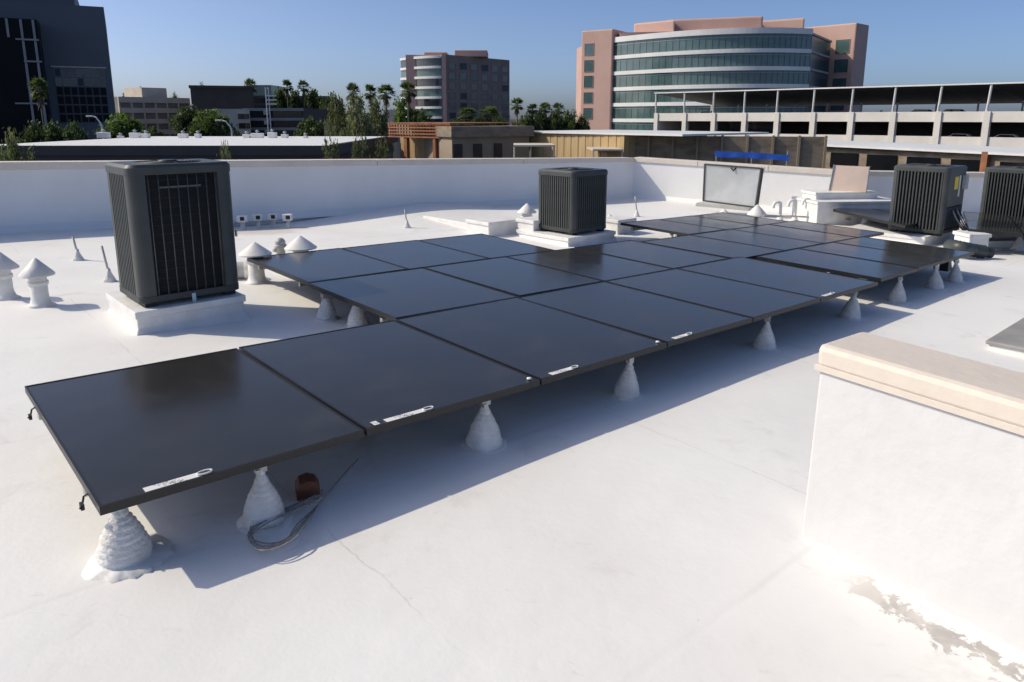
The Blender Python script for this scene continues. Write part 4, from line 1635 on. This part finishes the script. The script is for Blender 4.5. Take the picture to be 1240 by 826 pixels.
t, P2, ln2, zz = simple_building('brown_building', 'windowless dark brown block behind the low town roofs', 'building', 230, 306, 104.5, 185, 190, 'brownbox', 30)
m = MB()
frame_box(m, P2, -.3, ln2 + .3, zz - .5, zz + .15, -.3, 30.3)
m.build('roof_edge', M['brownbox'], t)
t, P2, ln2, zz = simple_building('white_building', 'small cream building with dark openings below the brown block', 'building', 262, 302, 132, 140, 143, 'cream', 14)
windows(t, P2, [(ln2 * .63, ln2 * .98, zz - 1.9, zz - .9), (ln2 * .63, ln2 * .98, zz - 3.7, zz - 2.6)], 'pane_dark', 'cream', .1, .1)
t, P2, ln2, zz = simple_building('low_office', 'low dark office block with strip windows left of the tall palms', 'building', 296, 366, 131, 150, 150, 'darkwall', 20)
for k in range(4):
    m = MB()
    frame_box(m, P2, -.2, ln2 + .2, zz - 1.9 * k - .55, zz - 1.9 * k, -.45, .1)
    m.build('floor_band', M['mull'], t)
    m = MB()
    frame_box(m, P2, .1, ln2 - .1, zz - 1.9 * k - 1.85, zz - 1.9 * k - .6, -.1, .1)
    m.build('window_band', M['pane_dark'], t)
for k in range(3):
    m = MB()
    frame_box(m, P2, ln2 * .34, ln2 * .42, zz - 1.9 * k - 1.3, zz - 1.9 * k - .5, -.6, .1)
    m.build('lit_panel', M['cream'], t)  # narrow cream panels standing proud of the window bands
t, P2, ln2, zz = simple_building('office_block', 'dark glass office block on the skyline behind the low offices', 'building', 300, 398, 116, 230, 235, 'brownbox', 20)
for k in range(4):
    m = MB()
    frame_box(m, P2, .3, ln2 - .3, zz - 2.4 * k - 2.0, zz - 2.4 * k - .7, -.15, .1)
    m.build('window_band', M['pane_blue'], t)
t, P2, ln2, zz = simple_building('green_glass_tower', 'small pale green glass block behind the brown building', 'building', 299, 328, 103, 245, 245, 'teal', 12)
t, P2, ln2, zz = simple_building('low_shed', 'low grey shed behind the eucalyptus trees', 'building', 392, 480, 152, 95, 95, 'tan', 12)
t, P2, ln2, zz = simple_building('pale_house', 'tiny pale building between palms left of the brown office block', 'building', 464, 482, 133, 210, 210, 'cream', 10)

# --- neighbour with a white roof beyond the long parapet
YN, YF = 40.0, 62.0
na, nb_ = at(-60, 176.5, YN), at(396, 176.5, YN)
zn = (na.z + nb_.z) / 2
nbld = thing('neighbour_building', 'low dark walled neighbour with flat white roof beyond the long parapet', 'building', Vector((na.x, YN, GROUND)))
m = MB()
m.span((na.x, YN, GROUND), (nb_.x, YF, zn - .5))
m.build('wall', M['darkwall'], nbld)
m = MB()
m.span((na.x - .1, YN - .1, zn - .52), (nb_.x + .1, YN + .25, zn))
m.build('parapet', M['darkwall'], nbld)
m = MB()
m.span((na.x, YN + .3, zn - .49), (nb_.x, YF + 1, zn - .06))
m.build('flat_roof', M['white'], nbld)
m = MB()
m.span((nb_.x + .02, YN + .3, zn - .52), (nb_.x + .35, YF + 1, zn + .05))
m.build('parapet', M['darkwall'], nbld)
m = MB()
m.span((at(7, 188, YN).x, YN - .05, zpx(193, 20, YN)), (at(34, 188, YN).x, YN + .2, zpx(187.5, 20, YN)))
m.build('opening', M['door'], nbld)
nv = random.Random(2)
places = [(126, 'beside the left street lamp'), (146, 'next to a small bush'), (164, 'second in the middle cluster'), (177, 'tallest of the middle cluster'), (222, 'left of the flowering shrub'), (240, 'just left of the second lamp'),
          (299, 'right of the second lamp'), (312, 'below the white mast'), (330, 'before the low offices'), (345, 'next to last on that roof'), (370, 'at the right end of that roof')]
for k, (px, where) in enumerate(places):
    p = at(px, 166, YF - 4)
    p.z = zn - .06
    t = thing('roof_vent', 'tiny white vent on the neighbour roof, ' + where, 'roof vent', p, 'vents on the neighbour roof')
    h = nv.uniform(.15, .45)
    m = MB()
    m.box((0, 0, h / 2), (nv.uniform(.3, .9), .5, h))
    link('box', m.mesh('box'), M['white'], t, .04)
    m = MB()
    m.lathe([(.10, h), (.10, h + .12), (.17, h + .14), (.03, h + .24)], 12)
    link('hood', m.mesh('hood', True), M['pipe'], t)

# --- timber trellis building, tan block, ochre hall, weathered wall, tarpaulin
Y = 52.0
tr = thing('trellis_building', 'ochre building with orange brown timber trellis below the brown office block', 'building', flat(at(475, 185, Y), GROUND))
a_, b_ = at(471, 168, Y + 4), at(546, 168, Y)
P2, ln2 = facade(a_, b_)
m = MB()
frame_box(m, P2, 0, ln2, GROUND, zpx(168, 500, Y), 1.2, 8)
m.build('wall', M['ochre'], tr)
zA, zB = zpx(151, 500, Y), zpx(167, 500, Y)
for k in range(5):
    m = MB()
    z = zB + (zA - zB) * k / 4
    frame_box(m, P2, 0, ln2, z - .05, z + .05, -.06, .06)
    m.build('trellis_rail', M['rust'], tr)
for k in range(22):
    m = MB()
    frame_box(m, P2, ln2 * k / 21 - .04, ln2 * k / 21 + .04, zB, zA, .07, .16)
    m.build('trellis_slat', M['rust'], tr)
m = MB()
frame_box(m, P2, 0, ln2, zA + .05, zA + .12, -.1, 8)
m.build('roof', M['rust'], tr)
m = MB()
frame_box(m, P2, ln2 * .25, ln2 * .30, GROUND, zB, 0, .3)
frame_box(m, P2, ln2 * .72, ln2 * .76, GROUND, zB, 0, .3)
m.build('posts', M['rust'], tr)
windows(tr, lambda u, d, z: P2(u, d + 1.2, z), [(ln2 * .44, ln2 * .49, zB - 1.6, zB - .4), (ln2 * .80, ln2 * .95, zB - 1.8, zB - .3)], 'pane_dark', 'rust', .06, .08)

tb = thing('tan_building', 'flat tan block with three dark doors right of the timber trellis', 'building', flat(at(546, 185, Y), GROUND))
a_, b_ = at(547, 152, Y - 1), at(641, 152, Y + 2)
P2, ln2 = facade(a_, b_)
zt3 = (a_.z + b_.z) / 2 - .05
m = MB()
frame_box(m, P2, 0, ln2, GROUND, zt3 - .7, 0, 10)
m.build('wall', M['tan'], tb)
m = MB()
frame_box(m, P2, -.2, ln2 + .2, zt3 - .72, zt3, -.35, 10.2)
m.build('fascia', M['wallbrown'], tb)
for (x0, x1) in ((549, 560), (575, 586.5), (603, 614)):
    m = MB()
    ua, ub_ = (at(x0, 180, Y).x - at(547, 180, Y).x), (at(x1, 180, Y).x - at(547, 180, Y).x)
    frame_box(m, P2, ua, ub_, zpx(195, 560, Y), zpx(174, 560, Y), -.08, .05)
    m.build('door', M['door'], tb)

Y = 50.0
oh = thing('ochre_hall', 'ochre boarded hall with thin white roof below the pink office block', 'building', flat(at(643, 185, Y), GROUND))
a_, b_ = at(643, 164, Y + 5), at(756, 167, Y - 2)
P2, ln2 = facade(a_, b_)
zt4 = zpx(163, 700, Y)
nb4 = 26
for k in range(nb4):
    m = MB()
    frame_box(m, P2, ln2 * k / nb4 + .01, ln2 * (k + 1) / nb4 - .01, GROUND, zt4, (0 if k % 2 else .03), .5)
    m.build('board', M['ochre'], oh)
m = MB()
frame_box(m, P2, .05, ln2 - .05, GROUND, zt4 - .02, .35, 9)
m.build('core', M['ochre'], oh)
a2, b2 = at(640, 159, Y + 6), at(836, 166, Y - 5)
P3, ln3 = facade(a2, b2)
m = MB()
frame_box(m, P3, 0, ln3, zt4 + .02, zt4 + .14, -.8, 9)
m.build('roof_slab', M['bandwhite'], oh)
for (x0, x1, py, nm) in ((622, 671, 176, 'awning'), (716, 752, 181, 'awning')):
    m = MB()
    c0, c1 = at(x0, py, Y - 3), at(x1, py + 1, Y - 3)
    m.span((c0.x, Y - 4, c0.z - .05), (c1.x, Y - .2, c0.z + .05))
    m.build(nm, M['cream'], oh)
    for x in (c0.x + .05, c1.x - .05):
        m = MB()
        m.tube([(x, Y - 3.9, GROUND), (x, Y - 3.9, c0.z)], .05, 6)
        m.build('awning_post', M['cream'], oh)
ww = thing('weathered_wall', 'weathered brown wall with darker patches right of the ochre hall', 'wall', flat(at(756, 185, Y), GROUND))
a_, b_ = at(757, 166.5, Y - 1.1), at(1000, 170, Y - 4)
P2, ln2 = facade(a_, b_)
m = MB()
frame_box(m, P2, 0, ln2, GROUND, zt4 - .05, 0, .4)
m.build('wall', M['wallbrown'], ww)
for k in range(9):
    m = MB()
    frame_box(m, P2, ln2 * k / 8 - .07, ln2 * k / 8 + .07, GROUND, zt4 + .02, -.12, .02)
    m.build('pilaster', M['tan'], ww)
tp = thing('blue_tarp', 'bright blue tarpaulin stretched along the wall below the garage', 'tarpaulin', at(866, 188, 40))
m = MB()
vs_, fs = [], []
nn = 24
for k in range(nn + 1):
    s = k / nn
    top = at(866 + 90 * s, 182.5 + 5 * s + .4 * math.sin(s * 9), 40 - 1 * s)
    vs_ += [top, top + Vector((-.03, -.06 - .02 * math.sin(s * 25), -.30 - .02 * math.sin(s * 14)))]
for k in range(nn):
    fs.append((2 * k, 2 * k + 1, 2 * k + 3, 2 * k + 2))
m.add(vs_, fs)
o = m.build('sheet', M['tarp'], tp)
o.modifiers.new('thick', 'SOLIDIFY').thickness = .02
for px in (868, 911, 954):
    m = MB()
    p = at(px, 183, 40.2)
    m.tube([flat(p, GROUND), flat(p, p.z - .02)], .04, 6)
    m.build('post', M['steel'], tp)

lr_ = thing('long_low_building', 'long low building with white roof edge below the garage', 'building', flat(at(900, 180, 60), GROUND))
a_, b_ = at(893, 171, 62), at(1300, 190, 41)
P2, ln2 = facade(a_, b_)
zq = a_.z
zq2 = b_.z
m = MB()
m.add([P2(0, .4, GROUND), P2(ln2, .4, GROUND), P2(ln2, 8, GROUND), P2(0, 8, GROUND), P2(0, .4, zq - .1), P2(ln2, .4, zq2 - .1), P2(ln2, 8, zq2 - .1), P2(0, 8, zq - .1)],
      [(3, 2, 1, 0), (4, 5, 6, 7), (0, 1, 5, 4), (1, 2, 6, 5), (2, 3, 7, 6), (3, 0, 4, 7)])
m.build('wall', M['wallbrown'], lr_)
m = MB()
m.add([P2(0, 0, zq - .09), P2(ln2, 0, zq2 - .09), P2(ln2, 8.4, zq2 - .09), P2(0, 8.4, zq - .09), P2(0, 0, zq + .06), P2(ln2, 0, zq2 + .06), P2(ln2, 8.4, zq2 + .06), P2(0, 8.4, zq + .06)],
      [(3, 2, 1, 0), (4, 5, 6, 7), (0, 1, 5, 4), (1, 2, 6, 5), (2, 3, 7, 6), (3, 0, 4, 7)])
m.build('roof_edge', M['bandwhite'], lr_)
for k in range(7):
    m = MB()
    uu = ln2 * (.12 + .12 * k)
    zz_ = zq + (zq2 - zq) * (.12 + .12 * k)
    frame_box(m, P2, uu, uu + 2.2, zz_ - 1.6, zz_ - .5, .30, .45)
    m.build('dark_window', M['pane_dark'], lr_)
m = MB()
frame_box(m, P2, ln2 * .80, ln2 * .815, GROUND, zq2 + .1, .0, .36)
m.build('brick_pier', M['rust'], lr_)

# --- street lamps and the mast
def street_lamp(label, px, py_base, py_top, y, lean):
    b0 = at(px, py_base, y)
    t_ = at(px, py_top, y)
    t = thing('street_lamp', label, 'street lamp', flat(b0, GROUND), 'street lamps')
    m = MB()
    m.tube([flat(b0, GROUND), flat(b0, b0.z + .4), Vector((b0.x - .1, y, t_.z - .6)), Vector((b0.x + lean * .5, y, t_.z)), Vector((b0.x + lean, y, t_.z + .1))], [.11, .09, .08, .07, .06], 8)
    m.build('pole', M['bandwhite'], t, smooth=True)
    m = MB()
    m.box((b0.x + lean * 1.15, y, t_.z + .1), (.7, .3, .16))
    m.build('lamp_head', M['bandwhite'], t, bevel=.04)
    return t


street_lamp('white curved street lamp in front of the dark tower', 123.5, 156, 142, 80, -1.0)
street_lamp('white curved street lamp right of the bright green tree', 281, 163, 147, 78, -1.1)
ms = thing('mast', 'slender white lattice mast in front of the low offices', 'mast', flat(at(326, 150, 135), GROUND))
p0_ = at(326, 150, 135)
for dx in (-.25, .25):
    m = MB()
    m.tube([(p0_.x + dx, 135, GROUND), (p0_.x + dx, 135, zpx(106, 326, 135))], .09, 6)
    m.build('leg', M['bandwhite'], ms)
for k, py in enumerate((116, 121, 126)):
    m = MB()
    z = zpx(py, 326, 135)
    m.span((p0_.x - .3, 134.9, z - .12), (p0_.x + 1.6, 135.1, z + .12))
    m.build('crossbar', M['bandwhite'], ms)

# ------------------------------------------------------------------ trees
def crown_mesh(seed, clumps, per, leaf, spread, drape=0.0):
    rg = random.Random(seed)
    vs_, fs = [], []
    cs = []
    for k in range(clumps):
        while True:
            p = Vector((rg.uniform(-1, 1), rg.uniform(-1, 1), rg.uniform(-1, 1)))
            if .25 < p.length < 1:
                break
        p = p * rg.uniform(.75, 1.05)
        zc_ = .63 + p.z * .33
        wid = .36 * (1.0 if p.z < .2 else 1.0 - .35 * p.z)
        cs.append((Vector((p.x * wid, p.y * wid, zc_)), rg.uniform(.55, 1.25) * spread))
    for (c_, s) in cs:
        for j in range(per):
            d = Vector((rg.gauss(0, .5), rg.gauss(0, .5), rg.gauss(0, .42) - drape * rg.random()))
            if d.length > 1.2:
                d = d.normalized() * 1.2
            p = c_ + d * s
            nrm = Vector((rg.gauss(0, 1), rg.gauss(0, 1), rg.gauss(.5, 1))).normalized()
            a_ = nrm.orthogonal().normalized()
            a_ = Matrix.Rotation(rg.uniform(0, 6.28), 3, nrm) @ a_
            b_ = nrm.cross(a_)
            l_ = leaf * rg.uniform(.6, 1.3)
            i0 = len(vs_)
            vs_ += [p - a_ * l_, p + b_ * l_ * .5, p + a_ * l_, p - b_ * l_ * .5]
            fs.append((i0, i0 + 1, i0 + 2, i0 + 3))
    m = MB()
    m.add(vs_, fs)
    limbs = [c_ for c_, s in cs[:7]]
    return m.mesh('crown'), limbs


def trunk_mesh(seed, limbs, thick=.022):
    rg = random.Random(seed)
    m = MB()
    bend = Vector((rg.uniform(-.02, .02), rg.uniform(-.02, .02), 0))
    m.tube([(0, 0, 0), tuple(bend * .5 + Vector((0, 0, .18))), tuple(bend + Vector((0, 0, .36))), tuple(bend * 1.2 + Vector((0, 0, .6)))], [thick * 1.3, thick, thick * .8, thick * .4], 8)
    for l_ in limbs:
        st = bend + Vector((0, 0, rg.uniform(.26, .42)))
        m.tube([st, (st + l_) / 2 + Vector((0, 0, -.02)), l_], [thick * .5, thick * .35, thick * .12], 5)
    return m.mesh('trunk', True)


protos = {}
for key, (seed, cl, per, leaf, spread, mt, dr) in {'a': (1, 60, 75, .030, .105, 'leaf_a', 0), 'b': (2, 56, 80, .029, .115, 'leaf_b', 0), 'c': (3, 46, 70, .024, .10, 'leaf_c', .8), 'd': (4, 66, 62, .030, .095, 'leaf_b', .3)}.items():
    cm, limbs = crown_mesh(seed, cl, per, leaf, spread, dr)
    cm.materials.append(M[mt])
    tm = trunk_mesh(seed, limbs)
    tm.materials.append(M['bark'])
    protos[key] = (cm, tm)
trr = random.Random(9)


def tree(label, px, py_top, y, width_px, kind, name='tree', cat='tree', group=None, base=GROUND):
    t_ = at(px, py_top, y)
    h = t_.z - base
    w = width_px / F * y * 1.05
    o = thing(name, label, cat, Vector((t_.x, y, base)), group, trr.uniform(0, 6.28))
    o.scale = (w / .80, w / .80, h / .98)
    cm, tm = protos[kind]
    link('trunk', tm, None, o)
    link('crown', cm, None, o)
    return o


def palm_mesh(seed, n=44, L=.12):
    rg = random.Random(seed)
    vs_, fs = [], []
    top = Vector((0, 0, .90))
    for k in range(n):
        az = rg.uniform(0, 6.28)
        el = rg.uniform(-.75, 1.35)
        d = Vector((math.cos(az) * math.cos(el), math.sin(az) * math.cos(el), math.sin(el)))
        side = d.cross(Vector((0, 0, 1)))
        side = side.normalized() if side.length > .01 else Vector((1, 0, 0))
        up = side.cross(d)
        st = L * rg.uniform(.38, .6)
        hub = top + d * st
        i0 = len(vs_)
        vs_ += [top + side * .002, hub + side * .002, hub - side * .002, top - side * .002]
        fs.append((i0, i0 + 1, i0 + 2, i0 + 3))
        for j in range(9):
            w = (j - 4) / 4 * 1.25
            dd = d * math.cos(w) + side * math.sin(w)
            droop = Vector((0, 0, -1)) * rg.uniform(.10, .45)
            tip = hub + (dd + droop).normalized() * L * rg.uniform(.5, .72)
            mid = hub + dd * L * .32
            pw = side * math.cos(w) - d * math.sin(w)
            i0 = len(vs_)
            vs_ += [hub, mid + pw * .007, tip, mid - pw * .007]
            fs.append((i0, i0 + 1, i0 + 2, i0 + 3))
    m = MB()
    m.add(vs_, fs)
    crown = m.mesh('crown')
    crown.materials.append(M['frond'])
    m = MB()
    m.tube([(0, 0, 0), (.004, .002, .3), (-.003, .003, .6), (0, 0, .89)], [.017, .012, .011, .012], 8)
    tk = m.mesh('trunk', True)
    tk.materials.append(M['bark'])
    m = MB()
    for k in range(36):
        az = rg.uniform(0, 6.28)
        z0 = rg.uniform(.80, .88)
        p = Vector((math.cos(az) * .012, math.sin(az) * .012, z0))
        q_ = Vector((math.cos(az) * rg.uniform(.03, .055), math.sin(az) * rg.uniform(.03, .055), z0 - rg.uniform(.05, .09)))
        s_ = Vector((-math.sin(az), math.cos(az), 0)) * .009
        m.add([p - s_, p + s_, q_ + s_ * .5, q_ - s_ * .5], [(0, 1, 2, 3)])
    sk = m.mesh('skirt')
    sk.materials.append(M['thatch'])
    return crown, tk, sk


palms = [palm_mesh(21), palm_mesh(22, 38, .13), palm_mesh(23, 50, .11)]


def palm(label, px, py_top, y, k, wide=1.0, group='palms of the town'):
    t_ = at(px, py_top, y)
    h = (t_.z - GROUND) / .985
    o = thing('palm_tree', label, 'palm tree', Vector((t_.x, y, GROUND)), group, trr.uniform(0, 6.28))
    o.scale = (h * wide, h * wide, h)
    for nm, me in zip(('crown', 'trunk', 'skirt'), palms[k % 3]):
        link(nm, me, None, o)
    return o


# shrubs and trees, left to right
tree('pale grey-green shrub at the far left, over the neighbour roof', 14, 149, 36, 52, 'c', 'shrub', 'shrub')
for (px, w, lab) in ((42, 40, 'dark clipped hedge bush before the tower, left one'), (64, 40, 'dark clipped hedge bush before the tower, middle one'), (87, 36, 'dark clipped hedge bush before the tower, right one')):
    tree(lab, px, 146, 88, w, 'b', 'hedge_bush', 'bush', 'hedge before the tower')
tree('mid green tree right of the first street lamp', 150, 136, 98, 58, 'a')
tree('low dark green tree between the parking deck and the neighbour roof', 185, 148, 96, 34, 'd')
tree('dark tree on the skyline at the left end of the parking deck', 152, 107, 235, 22, 'd')
tree('dark round tree behind the parking deck stair block', 171, 106, 238, 20, 'b')
tree('small dark tree on the skyline right of the parking deck', 211, 112, 240, 14, 'b')
tree('tall dark green tree in front of the brown block', 230, 123, 112, 50, 'd')
tree('bright green round tree left of the second street lamp', 258, 132, 96, 62, 'a')
tree('pale flowering shrub in front of the neighbour wall', 272, 164, 30, 36, 'c', 'shrub', 'shrub')
tree('pale thin shrub at the foot of the neighbour wall, far left', 4, 168, 30, 34, 'c', 'shrub', 'shrub')
tree('tiny bush on the skyline at the left end of the brown block', 244, 100, 230, 14, 'b')
tree('dark skyline tree behind the right end of the brown block', 297, 99, 215, 16, 'b')
for (px, top, w, lab) in ((338, 101, 24, 'first of three dark trees on the skyline behind the low offices'), (356, 103, 22, 'second of three dark trees on the skyline behind the low offices'), (377, 102, 24, 'third of three dark trees on the skyline behind the low offices')):
    tree(lab, px, top, 215, w, 'd')
tree('dark wide tree behind the eucalyptus group', 402, 112, 180, 34, 'b')
tree('bushy green tree before the low offices', 374, 136, 110, 40, 'd')
tree('tall eucalyptus with thin grey-green crown, left one of the group', 408, 110, 82, 36, 'c')
tree('tall eucalyptus with thin grey-green crown, middle one of the group', 430, 106, 80, 42, 'c')
tree('tall eucalyptus with thin grey-green crown, right one of the group', 456, 112, 84, 40, 'c')
tree('low grey shrub below the eucalyptus group, left', 400, 158, 37, 38, 'c', 'shrub', 'shrub')
tree('low grey shrub below the eucalyptus group, middle', 434, 156, 37, 40, 'c', 'shrub', 'shrub')
tree('low grey shrub below the eucalyptus group, right', 462, 160, 37, 36, 'c', 'shrub', 'shrub')
tree('green tree at the left foot of the brown office block', 487, 117, 150, 30, 'a')
tree('dark tree before the glass corner of the brown office block', 508, 128, 150, 34, 'd')
tree('dark bush at the foot of the brown office block, left', 556, 140, 150, 30, 'b')
tree('dark bush at the foot of the brown office block, middle', 578, 137, 150, 30, 'd')
tree('dark bush at the foot of the brown office block, right', 602, 136, 150, 32, 'b')
for (px, top, w, k, lab) in ((640, 133, 24, 'd', 'dark tree right of the brown office block, first in the clump'), (655, 130, 24, 'b', 'dark tree second in the clump before the pink office block'),
                             (671, 129, 26, 'd', 'dark tree third in the clump before the pink office block'), (688, 133, 28, 'a', 'mid green tree fourth in the clump before the pink office block'),
                             (704, 138, 24, 'b', 'low dark tree at the left foot of the pink office block')):
    tree(lab, px, top, 140, w, k)
palm('tall pale palm standing in front of the dark tower', 46, 98, 92, 0, .75)
palm('palm behind the right end of the brown block', 303, 98, 200, 1, .75)
palm('palm on the skyline over the low offices, left one', 347, 98, 210, 2, .75)
palm('palm on the skyline over the low offices, right one', 367, 99, 210, 0, .75)
palm('palm standing among the eucalyptus trees, left one', 427, 104, 130, 1, .75)
palm('palm standing among the eucalyptus trees, right one', 448, 104, 132, 2, .75)
palm('slender palm right of the eucalyptus trees against the sky', 467, 105, 130, 0)
palm('palm in front of the glass corner of the brown office block', 494, 102, 145, 1)
palm('short palm at the foot of the brown office block, left', 566, 132, 120, 2, 1.5)
palm('short palm at the foot of the brown office block, right', 592, 131, 120, 0, 1.5)
palm('palm against the sky right of the brown office block', 626, 121, 150, 1)
palm('left palm above the clump before the pink office block', 645, 127, 150, 2)
palm('middle palm above the clump before the pink office block', 660, 126, 150, 0)
palm('right palm above the clump before the pink office block', 676, 127, 150, 1)

# a far belt of trees closes the horizon
m = MB()
bm2 = random.Random(12)
vs_, fs = [], []
for k in range(9000):
    x = bm2.uniform(-420, 420)
    z = GROUND + abs(bm2.gauss(0, 1)) * 3.6 + 1.2 * math.sin(x * .07) + .8
    y = 420 + bm2.uniform(-14, 14)
    nrm = Vector((bm2.gauss(0, 1), bm2.gauss(-.5, 1), bm2.gauss(.4, 1))).normalized()
    a_ = nrm.orthogonal().normalized()
    b_ = nrm.cross(a_)
    l_ = bm2.uniform(.9, 2.2)
    p = Vector((x, y, max(z, GROUND + .3)))
    i0 = len(vs_)
    vs_ += [p - a_ * l_, p + b_ * l_ * .6, p + a_ * l_, p - b_ * l_ * .6]
    fs.append((i0, i0 + 1, i0 + 2, i0 + 3))
m.add(vs_, fs)
tag(m.build('tree_belt', M['leaf_b']), 'far belt of dark trees along the horizon', 'trees', kind='stuff')
